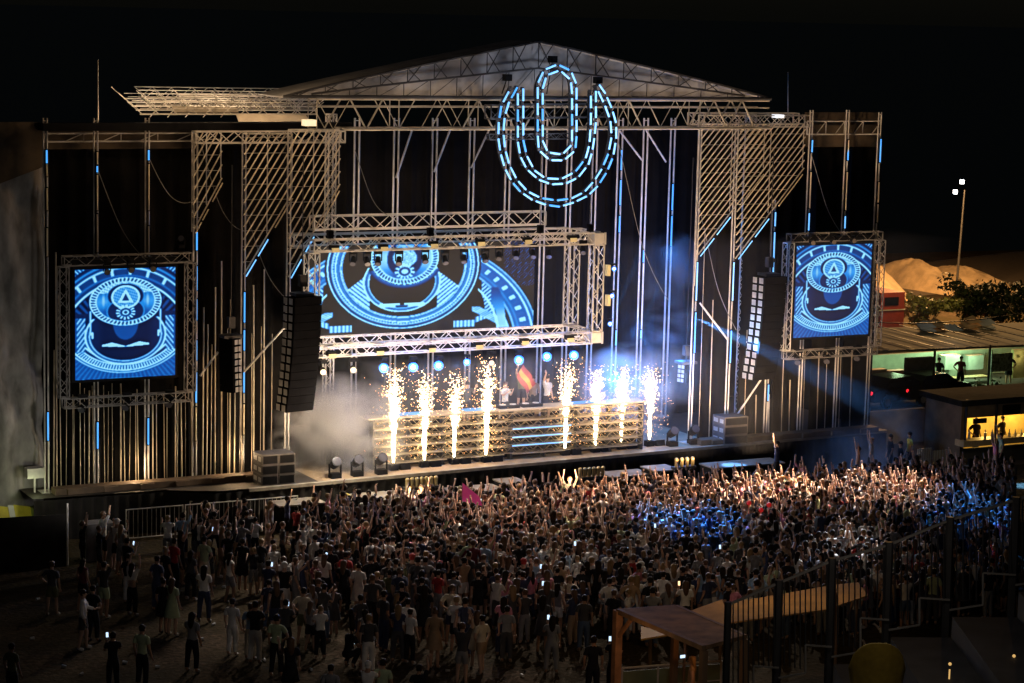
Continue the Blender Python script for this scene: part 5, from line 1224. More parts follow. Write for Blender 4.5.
# pink flag in crowd, red balloons
p = PZ(462, 497, 1.9); b = MB(); b.bar((p[0], p[1], .8), (p[0], p[1], 2.4), .012, 5); 
o = b.build('flag', M_WOOD); tag(o, 'bright pink triangular flag held up at the crowd front', 'flag')
b = MB(); b.quad((p[0], p[1], 1.75), (p[0]+.75, p[1]-.1, 1.55), (p[0]+.6, p[1]-.1, 1.9), (p[0], p[1], 2.4), .02); b.build('cloth', mat('lit pink cloth', (.85, .08, .32), .6, emit=(1, .1, .4), es=.12), o)  # slight emission stands in for stage light on the cloth
for x, y, l in ((749, 503, 'left'), (761, 510, 'middle'), (769, 505, 'right')):
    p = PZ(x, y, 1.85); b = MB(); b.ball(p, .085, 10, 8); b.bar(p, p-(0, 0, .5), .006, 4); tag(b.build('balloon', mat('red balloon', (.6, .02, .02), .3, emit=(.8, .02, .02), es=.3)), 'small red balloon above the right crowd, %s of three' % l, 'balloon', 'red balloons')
# cups and litter
for i in range(16):
    px, py = [(40, 600), (66, 668), (80, 676), (127, 664), (30, 640), (200, 640), (222, 588), (212, 626), (380, 645), (375, 640), (160, 668), (265, 662), (310, 670), (450, 672), (521, 676), (98, 585)][i]
    p = PZ(px, py); b = MB(); a = rng.uniform(0, 6); b.bar((p[0], p[1], .045), (p[0]+.13*cos(a), p[1]+.13*sin(a), .045), .032, 8, .042)
    tag(b.build('plastic_cup', mat('clear white plastic', (.6, .62, .65), .3)), 'discarded white plastic cup on the trampled grass', 'cup', 'plastic cups dropped on the grass')

# ------------------------------------------------------------------ right hand background
def blk(name, x0_, y0_, x1_, y1_, ybase, depth, mt, label=None, cat=None, z0=None, parent=None, dy=0, kind=None):
    """box whose front face spans the given outline at the distance where ybase meets the ground"""
    Y = PZ((x0_+x1_)/2, ybase)[1]+dy; a, c = PY(x0_, y1_, Y), PY(x1_, y0_, Y); zlo = a[2] if z0 is None else z0
    b = MB(); b.box((a[0], Y, min(zlo, c[2]-.05)), (c[0], Y+depth, c[2])); o = b.build(name, mt, parent)
    if label: tag(o, label, cat, kind=kind)
    return o, a, c, Y
M_CONC = mat('dark stained concrete', (.10, .095, .085), .85, 0, .45, 1.2, bump=.3)
M_SANDM = mat('heap of coarse sand', (.62, .46, .28), .9, 0, .22, 1.6, bump=.5)
def mound(cx, cyb, w_px, h_px, label, d=7, seed=0):
    r = np.random.default_rng(seed); c = PZ(cx, cyb); k = prj(c)[2]; rx = w_px/k/2; hz = h_px/k*1.02
    b = MB(); n, m2 = 40, 12; vs = []; fs = []
    for i in range(m2+1):
        for a in range(n):
            t = i/m2; th = 2*pi*a/n; rr = 1+.10*sin(3*th+seed)+.05*sin(7*th+seed*2)
            vs.append((c[0]+rx*rr*t*cos(th), c[1]+d+d*rr*t*sin(th), max(0.01, hz*(1-t**1.5)*(1+.08*sin(5*th+seed)*t)+.1*r.normal()*(0 < t < 1)*.5)))
    for i in range(m2):
        for a in range(n): fs.append((i*n+a, (i+1)*n+a, (i+1)*n+(a+1) % n, i*n+(a+1) % n))
    b.add(vs, fs); tag(b.build('sand_mound', M_SANDM, smooth=True), label, 'sand heap', 'sand heaps behind the stage')
mound(904, 303, 92, 42, 'large orange lit sand heap right behind the red kiosk', 6, 1)
mound(968, 296, 56, 27, 'smaller orange sand heap behind the light mast', 6, 2)
mound(1016, 296, 62, 20, 'low dim sand heap at the right edge', 6, 4)
# mast
p = PZ(955, 305); r = empty('light_mast', p); tag(r, 'tall thin light mast with two lit floodlights beside the sand heaps', 'light mast')
T = PY(957, 190, p[1]); b = MB(); b.bar(p, (p[0]+.3, p[1], T[2]), .10, 8, .05); b.build('pole', M_DSTEEL, r)
for sx, dz, es in ((-.25, -.1, 7), (.25, .55, 5)):
    b = MB(); b.box((T[0]+sx-.1, p[1]-.25, T[2]+dz-.14), (T[0]+sx+.1, p[1]-.05, T[2]+dz+.12)); b.build('floodlight', mat('mast lamp lit', (.8, .8, .8), .4, emit=(.75, .9, 1), es=6), r)
lamp('mast_light', 'SPOT', (T[0]-.5, p[1]-.6, T[2]), 900, (1, .62, .30), .2, aim=(T[0]-12, p[1]-6, 0), cone=120)
mc = PZ(900, 300); lamp('yard_light', 'POINT', (mc[0]-4, mc[1]-9, 9), 14000, (1, .52, .18), .4)
mc = PZ(985, 300); lamp('yard_light', 'POINT', (mc[0]-2, mc[1]-12, 9), 4000, (1, .55, .2), .4)
# red kiosk
o, a, c, Y = blk('red_kiosk', 880, 292, 905, 322, 345, 3.5, mat('red painted panel', (.36, .04, .015), .6, 0, .2), 'red kiosk with pale stripe between the right screen and the sand heap', 'kiosk', z0=0)
blk('stripe', 879, 309, 905.5, 311, 345, .1, mat('cream stripe', (.7, .6, .45), .6), parent=o, dy=-.12)
blk('window', 885, 297, 899, 306, 345, .06, M_BLACK, parent=o, dy=-.08)
lamp('kiosk_light', 'POINT', (c[0]-1, Y-2.5, 5), 160, (1, .6, .3), .2)
# trees: dark mass and yellow lit bush
def tree(px, py, wpx, hpx, label, n=900, col_=(.06, .075, .025), seed=0):
    r = np.random.default_rng(seed); c = PZ(px, py); k = prj(c)[2]; R_ = wpx/k/2; hz = hpx/k; b = MB()
    rt = empty('bushy_tree', c); tag(rt, label, 'tree', 'trees behind the food hall')
    tb = MB(); tb.bar(c, c+np.array((0, 0, hz*.5)), .16, 7, .08)
    for q in range(6): a = q*1.05+seed; tb.bar(c+np.array((0, 0, hz*.35)), c+np.array((R_*.6*cos(a), R_*.6*sin(a), hz*(.55+.05*q))), .06, 5, .02)
    tb.build('trunk', M_WOOD, rt)
    cl_ = [(r.normal(0, .45)*R_, r.normal(0, .4)*R_, hz*r.uniform(.4, .92), R_*r.uniform(.22, .42)) for _ in range(22)]
    vs = []; fs = []
    for i in range(n):
        cx, cy, cz, cr2 = cl_[r.integers(22)]; d = r.normal(0, 1, 3); d /= np.linalg.norm(d); p = c+np.array((cx, cy, cz))+d*cr2*r.uniform(.6, 1.1); s = r.uniform(.08, .2)
        u = r.normal(0, 1, 3); u /= np.linalg.norm(u); v = np.cross(u, d); o = len(vs); vs += [p-u*s, p+v*s*.6, p+u*s, p-v*s*.6]; fs.append((o, o+1, o+2, o+3))
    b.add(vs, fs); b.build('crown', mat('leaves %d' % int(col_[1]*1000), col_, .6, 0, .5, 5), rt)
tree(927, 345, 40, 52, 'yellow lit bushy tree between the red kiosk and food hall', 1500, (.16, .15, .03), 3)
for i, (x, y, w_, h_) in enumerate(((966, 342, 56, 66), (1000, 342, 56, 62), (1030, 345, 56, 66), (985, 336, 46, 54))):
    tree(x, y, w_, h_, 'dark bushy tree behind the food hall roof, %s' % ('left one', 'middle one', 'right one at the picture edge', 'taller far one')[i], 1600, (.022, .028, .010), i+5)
tc = PZ(927, 345); lamp('tree_light', 'POINT', tc+np.array((-1.5, -3.5, 5.5)), 160, (1, .85, .3), .2)
# food hall
hall = empty('food_hall', PZ(960, 392)); tag(hall, 'open fronted food hall with pale green lit interior under a big dark awning', 'building')
Yh = PZ(960, 392)[1]
def hb(name, x0_, y0_, x1_, y1_, dy, dep, mt): 
    a, c = PY(x0_, y1_, Yh+dy), PY(x1_, y0_, Yh+dy); b = MB(); b.box((a[0], Yh+dy, a[2]), (c[0], Yh+dy+dep, c[2])); return b.build(name, mt, hall), a, c
M_WALLG = mat('pale green wall', (.55, .62, .50), .7, 0, .12)
hb('back_wall', 868, 345, 1050, 395, 3.2, .2, M_WALLG)
_, fa, fc = hb('floor_slab', 866, 392, 1050, 396, -.5, 4, M_CONC)
hb('counter', 936, 376, 990, 381, .8, .6, mat('wood counter', (.45, .3, .15), .5))
hb('grey_partition', 907, 357, 934, 380, -.3, .3, mat('grey container side', (.16, .17, .19), .6, 0, .3)); hb('white_pillar', 990, 350, 993, 384, -.1, .2, M_WALLG); hb('yellow_wall', 1012, 348, 1045, 384, 1.5, .2, mat('yellow wall', (.6, .55, .25), .7))
hb('notice_board', 991, 353, 1013, 372, -.2, .1, mat('papers on grey board', (.3, .33, .36), .7, 0, .9, 7))
hb('red_shelf', 888, 370, 906, 376, .5, .4, mat('dark red shelf', (.2, .04, .02), .6)); hb('wood_shelf', 872, 369, 887, 376, .6, .4, mat('wood counter', (.45, .3, .15), .5))
for i, x in enumerate((945, 968)): hb('cold_cabinet', x, 355, x+16, 370, 2.4, .5, mat('glass cabinet', (.4, .45, .42), .3))
b = MB(); A1, A2 = PY(866, 352, Yh-2.6), PY(1060, 344, Yh-2.6); B1, B2 = PY(866, 336, Yh+5), PY(1060, 318, Yh+5)
b.quad(A1, A2, (A2[0]+3, Yh+3.6, A2[2]+.1), (A1[0], Yh+3.6, A1[2]+.1), .12)
b.build('awning', mat('dusty olive awning', (.09, .075, .035), .85, 0, .6, .5), hall)
b = MB()
for k in range(10): X = A1[0]+(A2[0]-A1[0])*k/9; b.bar((X, Yh-2.6, A1[2]+.08), (X, Yh+3.6, A1[2]+.2), .03, 4)
b.bar((A1[0], Yh-2.62, A1[2]), (A2[0], Yh-2.62, A2[2]), .07, 4)
b.build('awning_ribs', M_DSTEEL, hall)
for x in (870, 935, 990, 1040):
    p = PY(x, 350, Yh-2.5); b = MB(); b.bar((p[0], Yh-2.5, 0), (p[0], Yh-2.5, A1[2]), .06, 6); b.build('post', M_DSTEEL, hall)
for x, pw in ((900, 70), (950, 190), (975, 190), (1018, 120)):
    p = PY(x, 358, Yh+1.5); lamp('hall_light', 'POINT', (p[0], Yh+1.6, p[2]+.1), pw*.6, (.62, 1, .52) if x < 1000 else (1, .85, .4), .3)
# heap of lit goods on roof terrace
for i, (x, y, w_, c_) in enumerate(((925, 335, 15, (.6, .6, .55)), (938, 333, 9, (.5, .3, .12)), (951, 336, 14, (.5, .55, .5)), (972, 330, 12, (.7, .45, .2)), (985, 331, 10, (.5, .5, .42)))):
    p = PY(x, y, Yh+2.0); k_ = prj(p)[2]; b = MB(); rr = np.random.default_rng(i)
    for q in range(9): cx = p[0]+rr.uniform(-.5, .5)*w_/k_; cz = rr.uniform(-.2, .35); b.quad((cx-.3, Yh+2, p[2]+cz), (cx+.3, Yh+1.8, p[2]+cz+.1), (cx+.25, Yh+2.5, p[2]+cz+.35), (cx-.25, Yh+2.5, p[2]+cz+.2), .03)
    tag(b.build('folded_parasol', mat('goods %d' % i, c_, .7)), 'crumpled lit fabric bundle on the food hall awning, %s from the left' % ordn[i], 'cloth bundle', 'lit bundles on the awning')
p = PY(950, 333, Yh+1); lamp('roof_light', 'POINT', (p[0]-1, Yh-.5, p[2]+1.2), 26, (1, .95, .8), .15); lamp('roof_light', 'POINT', (p[0]+3.6, Yh-.5, p[2]+1.4), 40, (1, .75, .4), .15)
# people in hall
for i, (x, y, v, tp, l) in enumerate(((938, 386, 0, 'black', 'person in black standing inside the lit food hall'), (1008, 386, 4, 'black', 'person in black at the right end of the food hall beside the board'), (960, 384, 13, 'maroon', 'person in maroon at the food hall counter'))):
    p = PY(x, y, Yh+.4); make_person(v, p[0], Yh+.4, max(.02, fc[2]), 2.5, l, 1, 'dark', tp, 'black', 'black', 1)
# planter hedge
p, q = PY(940, 384, Yh-1.2), PY(1002, 380, Yh-1.2); vs = []; fs = []; rr = np.random.default_rng(4)
for i in range(1400):
    c = np.array((rr.uniform(p[0], q[0]), Yh-1.2+rr.normal(0, .2), q[2]-.55+rr.normal(0, .22))); u = rr.normal(0, 1, 3); u /= np.linalg.norm(u); v = np.cross(u, rr.normal(0, 1, 3)); v /= np.linalg.norm(v); o = len(vs); vs += [c-u*.09, c+v*.06, c+u*.09, c-v*.06]; fs.append((o, o+1, o+2, o+3))
r = empty('planter_hedge', ((p[0]+q[0])/2, Yh-1.2, 0)); tag(r, 'low green planter hedge in front of the lit food hall counter', 'hedge')
b = MB(); b.add(vs, fs); b.build('foliage', mat('hedge leaves', (.05, .09, .03), .6, 0, .4), r)
b = MB(); b.box((p[0], Yh-1.45, .005), (q[0], Yh-.95, q[2]-.75)); b.build('planter', M_CONC, r)
# cars
def car(px, py, label, ln=4.3, rz=0.15):
    c = PZ(px, py); r = empty('parked_car', (c[0], c[1], 0)); tag(r, label, 'car', 'cars parked before the food hall')
    cr2, sr2 = cos(rz), sin(rz)
    def T_(x, y, z): return (c[0]+x*cr2-y*sr2, c[1]+x*sr2+y*cr2, z)
    prof = [(-2.15, .35), (-2.18, .75), (-2.0, .95), (-1.5, 1.0), (-.95, 1.42), (.45, 1.45), (1.15, 1.02), (1.95, .88), (2.15, .65), (2.15, .35)]
    for nm, pr, w_, mt in (('body', prof, .88, mat('dark car paint', (.02, .022, .03), .25, .3, .1)), ('windows', [(-1.35, 1.02), (-.9, 1.36), (.4, 1.385), (.98, 1.04)], .89, mat('car glass', (.03, .035, .04), .08, 0, .1))):
        b = MB(); n = len(pr); tw = [1 if z < 1.05 else .84 for x, z in pr]
        vs = [T_(x, -w_*t, z) for (x, z), t in zip(pr, tw)]+[T_(x, w_*t, z) for (x, z), t in zip(pr, tw)]
        b.add(vs, [tuple(range(n))[::-1], tuple(range(n, 2*n))]+[(k, (k+1) % n, n+(k+1) % n, n+k) for k in range(n)]); b.build(nm, mt, r)
    for x in (-1.35, 1.35):
        for y in (-.86, .86):
            b = MB(); b.bar(T_(x, y-.1, .33), T_(x, y+.1, .33), .33, 14); wl = b.build('wheel', M_BLACK, r); b = MB(); b.bar(T_(x, y-.115, .33), T_(x, y+.115, .33), .18, 10); b.build('rim', M_ALU, wl)
    for y in (-.65, .65):
        b = MB(); b.ball(T_(-2.17, y, .78), .09, 8, 5); b.build('tail_light', mat('red tail light', (.5, .02, .02), .3, emit=(1, .02, .03), es=1.5 if 'tail' in label else .1), r)
        b = MB(); b.ball(T_(2.13, y, .7), .1, 8, 5); b.build('headlight', mat('clear headlight', (.7, .7, .7), .2), r)
car(893, 404, 'dark car with a red tail light behind the right end of the stage'); car(928, 401, 'dark car parked right of the one with the lit tail light')
# boundary wall, stall
wl = empty('boundary_wall', PZ(945, 446)); tag(wl, 'long dark concrete wall panels behind the right end of the stage', 'wall')
Yw = PZ(945, 440)[1]
for k, (xa, xb, ya, mt) in enumerate(((868, 925, 408, M_CONC), (925.3, 965, 400, mat('brown plank panel', (.16, .10, .05), .7, 0, .3, 3)))):
    a, c = PY(xa, 460, Yw+k*.3), PY(xb, ya, Yw+k*.3); b = MB(); b.box((a[0], Yw+k*.3, 0.003), (c[0], Yw+k*.3+.2, c[2])); b.build('wall_panel', mt, wl)
st = empty('food_stall', PZ(995, 455)); tag(st, 'wooden food stall with a bright yellow serving window at the right', 'stall')
Ys = PZ(995, 462)[1]
def sb(name, x0_, y0_, x1_, y1_, dy, dep, mt, z0=None):
    a, c = PY(x0_, y1_, Ys+dy), PY(x1_, y0_, Ys+dy); b = MB(); b.box((a[0], Ys+dy, a[2] if z0 is None else z0), (c[0], Ys+dy+dep, c[2])); return b.build(name, mt, st)
M_PLY = mat('brown board', (.2, .14, .09), .7, 0, .25, 2)
sb('front_wall', 962, 441, 1060, 460, 0, .15, M_CONC, .005); sb('upper_wall', 964, 400, 1060, 418.5, 0, .15, M_PLY); sb('end_wall', 960, 400, 966, 442, 0, 2.4, M_PLY, .005)
sb('back_wall', 960, 404, 1070, 455, 2.5, .15, mat('yellow lit wall', (.75, .55, .2), .7)); sb('counter', 964, 439.5, 1060, 441.5, -.35, .6, mat('counter board', (.6, .45, .25), .5))
sb('roof', 962, 399, 1070, 401, -.3, 2.9, mat('dark tarred roof', (.02, .02, .02), .9, 0, .4)); sb('dark_screen', 1003, 404, 1021, 415, -.08, .06, M_BLACK); sb('small_sign', 973.5, 418, 987, 424, -.08, .05, M_BLACK)
for x in (966, 996): sb('post', x, 400, x+1.3, 445, -.2, .1, M_DSTEEL)
p = PY(990, 424, Ys+1.2); lamp('stall_light', 'POINT', (p[0], Ys+1.4, p[2]+.25), 130, (1, .62, .15), .2); lamp('stall_light', 'POINT', (p[0]+2.2, Ys+1.4, p[2]+.25), 130, (1, .62, .15), .2)
for i, x in enumerate((977, 1003)):
    p = PY(x, 440, Ys+.9); make_person(13, p[0], Ys+1.0, 0.02, pi+.3*i, 'dark silhouetted vendor inside the yellow lit stall, %s one' % ('left', 'right')[i], 1, 'dark', 'black', 'black', 'black', 1)
for i, x in enumerate((969, 985, 992, 1009, 1015, 1021)):
    p = PY(x, 439, Ys-.1); b = MB(); b.bar((p[0], Ys-.1, p[2]), (p[0], Ys-.1, p[2]+.28), .06, 8); b.bar((p[0], Ys-.1, p[2]+.28), (p[0], Ys-.1, p[2]+.42), .03, 8, .02)
    tag(b.build('bottle', mat('white plastic bottle', (.7, .7, .65), .4)), 'white bottle on the yellow lit stall counter, %s from the left' % ordn[i], 'bottle', 'bottles on the stall counter')
# pale gate
Yg = PZ(934, 472)[1]; g_ = empty('pale_gate', PZ(934, 472)); tag(g_, 'pale slatted gate panel standing before the dark wall at right', 'gate')
for (xa, xb) in ((917, 931.5), (932, 949)):
    a, c = PY(xa, 470, Yg), PY(xb, 448+(xa-917)*.12, Yg); b = MB(); b.box((a[0], Yg, c[2]-.75), (c[0], Yg+.05, c[2]-.0)); b.build('panel', mat('pale cream board', (.42, .36, .27), .7, 0, .2), g_)
    b = MB(); n = 6
    for k in range(n): X = a[0]+(c[0]-a[0])*(k+.5)/n; b.bar((X, Yg-.03, .005), (X, Yg-.03, c[2]+.03), .02, 4)
    b.build('bars', M_STEEL, g_)
b = MB(); a, c = PY(1000, 480, Yg), PY(1050, 465, Yg); b.box((a[0], Yg, .005), (c[0], Yg+1.2, c[2])); tag(b.build('low_wall', mat('tan low wall', (.13, .09, .05), .8)), 'low tan wall at the right edge below the food stall', 'wall')
p = PZ(935, 470); lamp('gate_light', 'POINT', (p[0]+.5, p[1]-2.5, 3.2), 18, (1, .8, .5), .2)
lamp('yard_wall_light', 'POINT', (PZ(905, 450)+np.array((0, -3, 7))), 15, (1, .85, .65), .3)
b = MB(); c0 = PY(868, 322, Yh-5); c1 = PY(1060, 305, Yh-5); b.path([c0+(c1-c0)*t-np.array((0, 0, 1.0*4*t*(1-t)*.35)) for t in np.linspace(0, 1, 12)], .03, 4)
tag(b.build('overhead_cable', M_BLACK), 'thin dark cable sagging across the food hall', 'cable')

# ------------------------------------------------------------------ foreground: canopy, terrace stair, chair
cp = empty('wooden_canopy', PZ(620, 715)); tag(cp, 'timber framed canopy with brown roof in the lower right foreground', 'canopy')
Zc = 2.9
q1, q2, q3, q4 = PZ(618, 611, Zc), PZ(676, 607, Zc), PZ(745, 637, Zc), PZ(704, 648, Zc)
b = MB(); b.quad(q1, q2, q3, q4, .1); b.build('roof', mat('brown roof sheet', (.24, .14, .07), .8, 0, .5, 2), cp)
b = MB(); b.bar(q1, q4, .09, 4); b.bar(q1, q2, .07, 4); b.bar(q2, q3, .08, 4); b.build('beams', M_WOOD, cp)
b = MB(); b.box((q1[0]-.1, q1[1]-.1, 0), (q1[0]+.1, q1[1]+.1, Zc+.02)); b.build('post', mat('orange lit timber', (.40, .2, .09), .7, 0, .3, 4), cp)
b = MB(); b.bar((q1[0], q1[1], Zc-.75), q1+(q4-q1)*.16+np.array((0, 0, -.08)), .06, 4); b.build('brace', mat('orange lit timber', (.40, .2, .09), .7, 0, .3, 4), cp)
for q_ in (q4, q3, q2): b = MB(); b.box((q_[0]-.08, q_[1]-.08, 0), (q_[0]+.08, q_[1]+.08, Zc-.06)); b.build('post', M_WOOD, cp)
M_TAN = mat('tan canvas', (.50, .30, .10), .8, 0, .2, 1.5, bump=.3)
for i, (pts4, l) in enumerate(((((686, 613), (722, 600), (730, 622), (726, 628)), 'tan canvas awning sheet directly right of the brown canopy roof'), (((730, 623), (728, 604), (830, 586), (834, 609)), 'long tan canvas awning sheet behind the stair railing'),
                               (((838, 606), (836, 585), (858, 583), (868, 596)), 'small tan canvas sheet at the far end of the railing'), (((641, 623), (640, 638), (672, 633), (672, 632)), None))):
    if l is None: continue
    P4 = [PZ(x, y, 2.6) for x, y in pts4]; r = empty('canvas_awning', P4[0]); tag(r, l, 'awning', 'tan canvas awnings')
    b = MB(); b.quad(*P4, .04); b.build('sheet', M_TAN, r)
    for P in P4[:3]: b = MB(); b.bar((P[0], P[1], 0), P, .04, 6); b.build('post', M_WOOD, r)
b = MB(); P4 = [PZ(641, 626, 1.2), PZ(641, 639, 1.2), PZ(670, 634, 1.2)]; b.add(P4+[P-np.array((0, 0, .05)) for P in P4], [(0,1,2),(5,4,3),(0,3,4,1),(1,4,5,2),(2,5,3,0)])
o = b.build('table_cloth', M_TAN); tag(o, 'small tan triangular table top seen under the wooden canopy', 'table'); b = MB(); cpt = sum(P4)/3; b.bar((cpt[0], cpt[1], 0), cpt-(0, 0, .05), .05, 6); b.build('leg', M_WOOD, o)
# rail under canopy
p, q = PZ(621, 706), PZ(720, 698); r = empty('canopy_rail', p); tag(r, 'pale metal handrail along the front of the canopy', 'rail')
b = MB(); b.bar(p+(0, 0, 1.05), q+(0, 0, 1.05), .03, 6); b.build('handrail', M_STEEL, r); b = MB(); b.bar(p+(0, 0, .5), q+(0, 0, .5), .02, 6); b.build('lower_rail', M_STEEL, r)
for t in (.0, .36, .7, 1): s = p+(q-p)*t; b = MB(); b.bar((s[0], s[1], 0), (s[0], s[1], 1.05), .03, 6); b.build('post', M_STEEL, r)
b = MB(); b.quad(p+(0, .04, .1), q+(0, .04, .1), q+(0, .04, .95), p+(0, .04, .95), .02); b.build('lower_panel', mat('green grey board', (.18, .22, .12), .7), r)
p = PZ(690, 722); make_person(5, p[0], p[1], 0, 1.0, 'long haired blond person lit orange under the canopy at the bottom', 0, 'blond', 'tan', 'tan', 'white', 1.05, GP)
lamp('canopy_lamp', 'POINT', (p[0]+.1, p[1]-1.0, 2.2), 9, (1, .42, .15), .1)
lamp('canopy_lamp', 'POINT', PZ(612, 650, 2.0)+np.array((-.4, -1.2, .4)), 9, (1, .5, .2), .1)
p = PZ(682, 657, 1.5); b = MB(); b.box((p[0]-.05, p[1], p[2]-.03), (p[0]+.1, p[1]+.01, p[2]+.05)); tag(b.build('phone', PHM), 'glowing phone beside the blond person under the canopy', 'phone')
lamp('awning_fill', 'POINT', PZ(760, 600, 2.6)+np.array((0, 0, 2.2)), 52, (1, .62, .22), .2)  # unseen warm lights added above the awnings and canopy roof
lamp('awning_fill', 'POINT', PZ(672, 625, 2.9)+np.array((0, 0, 2.2)), 14, (1, .55, .25), .2)
lamp('awning_fill', 'POINT', PZ(840, 600, 2.6)+np.array((0, 0, 2.0)), 14, (1, .6, .25), .2)
# terrace stair with railings (near the camera)
DT = 44.0
def PD(x, y, D=DT): d = ray(x, y); return CAM+d*(D/FPX)     # point at depth D
XD = RR.copy(); XD[2] = 0; XD /= np.linalg.norm(XD); FD = np.array((XD[1]*-1, XD[0], 0)); FD = np.array((-XD[1], XD[0], 0))
posts = [(728, 605, 690), (779, 583, 668), (832, 561, 647), (889, 545, 620), (950, 520, 600), (1016, 500, 575)]
st_ = empty('terrace_stair', PD(860, 700)*np.array((1, 1, 0))); tag(st_, 'dark stepped terrace stair in the lower right corner', 'stairs')
M_TERR = mat('dark terrace boards', (.03, .03, .035), .8, 0, .3, 2)
for i, (x, yt_, yb_) in enumerate(posts):
    x2 = posts[i+1][0] if i < len(posts)-1 else 1080; y2t = posts[i+1][1] if i < len(posts)-1 else yt_-22; y2b = posts[i+1][2] if i < len(posts)-1 else yb_-22
    r = empty('stair_railing', PD(x, yb_)); tag(r, 'black metal stair railing with vertical bars, %s from the canopy' % ordn[i], 'railing', 'stair railings of the terrace')
    a_t, a_b, c_t, c_b = PD(x, yt_), PD(x, yb_), PD(x2, y2t), PD(x2, y2b)
    b = MB(); b.bar(a_b-np.array((0, 0, 4)), a_t+(0, 0, .06), .085 if i else .07, 6); b.build('post', M_DSTEEL, r)
    b = MB(); b.bar(a_t, c_t, .03, 5); b.build('handrail', M_DIM, r); b = MB()
    sx = (x2-x); ym = yb_-(yb_-y2b)*.5
    m1 = PD(x+sx*.5, yb_+5-0); m2 = PD(x+sx*.5, y2b-2)
    b.path([a_b-(0, 0, .2), m1-np.array((0, 0, .0)), m2, c_b+(0, 0, -.0)], .022, 5); b.build('lower_rail', M_DIM, r)
    b = MB(); n = 10
    for k in range(1, n):
        t = k/n; T_ = a_t+(c_t-a_t)*t; yb2 = yb_+5*t*2-3 if t < .5 else y2b-2+(t-.5)*4; Bt = PD(x+sx*t, yb2)
        b.bar(T_, Bt, .014, 4)
    b.build('bars', M_DSTEEL, r)
    # step block under each railing
    w0 = a_b*1; w1 = c_b*1; z = a_b[2]-.25
    b = MB(); e = XD*.0
    b.add([(*(w0+FD*-.3)[:2], 0), (*(w1+FD*-.3)[:2], 0), (*(w1+FD*-9)[:2], 0), (*(w0+FD*-9)[:2], 0), (*(w0+FD*-.3)[:2], z), (*(w1+FD*-.3)[:2], z), (*(w1+FD*-9)[:2], z), (*(w0+FD*-9)[:2], z)],
          [(0,3,2,1),(4,5,6,7),(0,1,5,4),(1,2,6,5),(2,3,7,6),(3,0,4,7)]); b.build('step', M_TERR, st_)
print('terrace z', [round(PD(x, b_)[2], 2) for x, _, b_ in posts])
# yellow shell chair standing on the terrace
c0 = PD(877, 668, 40); r = empty('shell_chair', c0-np.array((0, 0, .9))); tag(r, 'dim yellow rounded shell chair at the bottom right', 'chair')
vs = []; fs = []; nu, nv = 14, 10
for i in range(nu+1):
    for k in range(nv+1):
        a = -1+2*i/nu; t = k/nv; w_ = .52*sqrt(max(0, 1-abs(a)**3.2)) ; X = a*.50; zz_ = -.35+t*(.35+.48*(1-abs(a)**2.6)**.6 if abs(a) < 1 else .35)
        pos = c0+XD*X*(1-.12*(1-t))+np.array((0, 0, 1))*zz_+FD*(.22*(1-a*a)*(1-.4*t)*-1)
        vs.append(pos)
for i in range(nu):
    for k in range(nv): fs.append((i*(nv+1)+k, (i+1)*(nv+1)+k, (i+1)*(nv+1)+k+1, i*(nv+1)+k+1))
b = MB(); b.add(vs, fs); o = b.build('backrest', mat('mustard woven shell', (.32, .24, .05), .7, 0, .2, 8), r, smooth=True); md = o.modifiers.new('thick', 'SOLIDIFY'); md.thickness = .05
b = MB(); b.quad(c0-XD*.62+np.array((0, 0, -.42)), c0+XD*.55+np.array((0, 0, -.36)), c0+XD*.55+FD*-.7+np.array((0, 0, -.36)), c0-XD*.62+FD*-.7+np.array((0, 0, -.42)), .05); b.build('seat', mat('pale seat edge', (.35, .36, .38), .6), r)
for sx in (-.45, .45):
    for sy in (0, -.6): P = c0+XD*sx+FD*sy; b = MB(); b.bar(P+(0, 0, -.4), P+(0, 0, -.9), .025, 6); b.build('leg', M_DSTEEL, r)
b = MB(); b.quad(c0-XD*3+FD*1+np.array((0, 0, -.95)), c0+XD*6+FD*1+np.array((0, 0, -.95)), c0+XD*6-FD*6+np.array((0, 0, -.95)), c0-XD*3-FD*6+np.array((0, 0, -.95)), .1)
tag(b.build('terrace_deck', M_TERR), 'dark terrace floor under the yellow shell chair', 'deck', kind='structure')
lamp('terrace_fill', 'POINT', c0+np.array((0, 0, 1.4))-FD*1.8, 7.0, (1, .75, .3), .1)
for x, y, l in ((1014, 656, 'small amber lamp at the bottom right edge'), (950, 664, 'tiny amber lamp right of the yellow chair')):
    p = PD(x, y, 41); b = MB(); b.bar(p-(0, 0, .8), p-(0, 0, .1), .015, 5); b.ball(p, .03, 8, 6); tag(b.build('table_lamp', mat('amber lamp', (.8, .5, .2), .4, emit=(1, .6, .2), es=.7)), l, 'lamp')

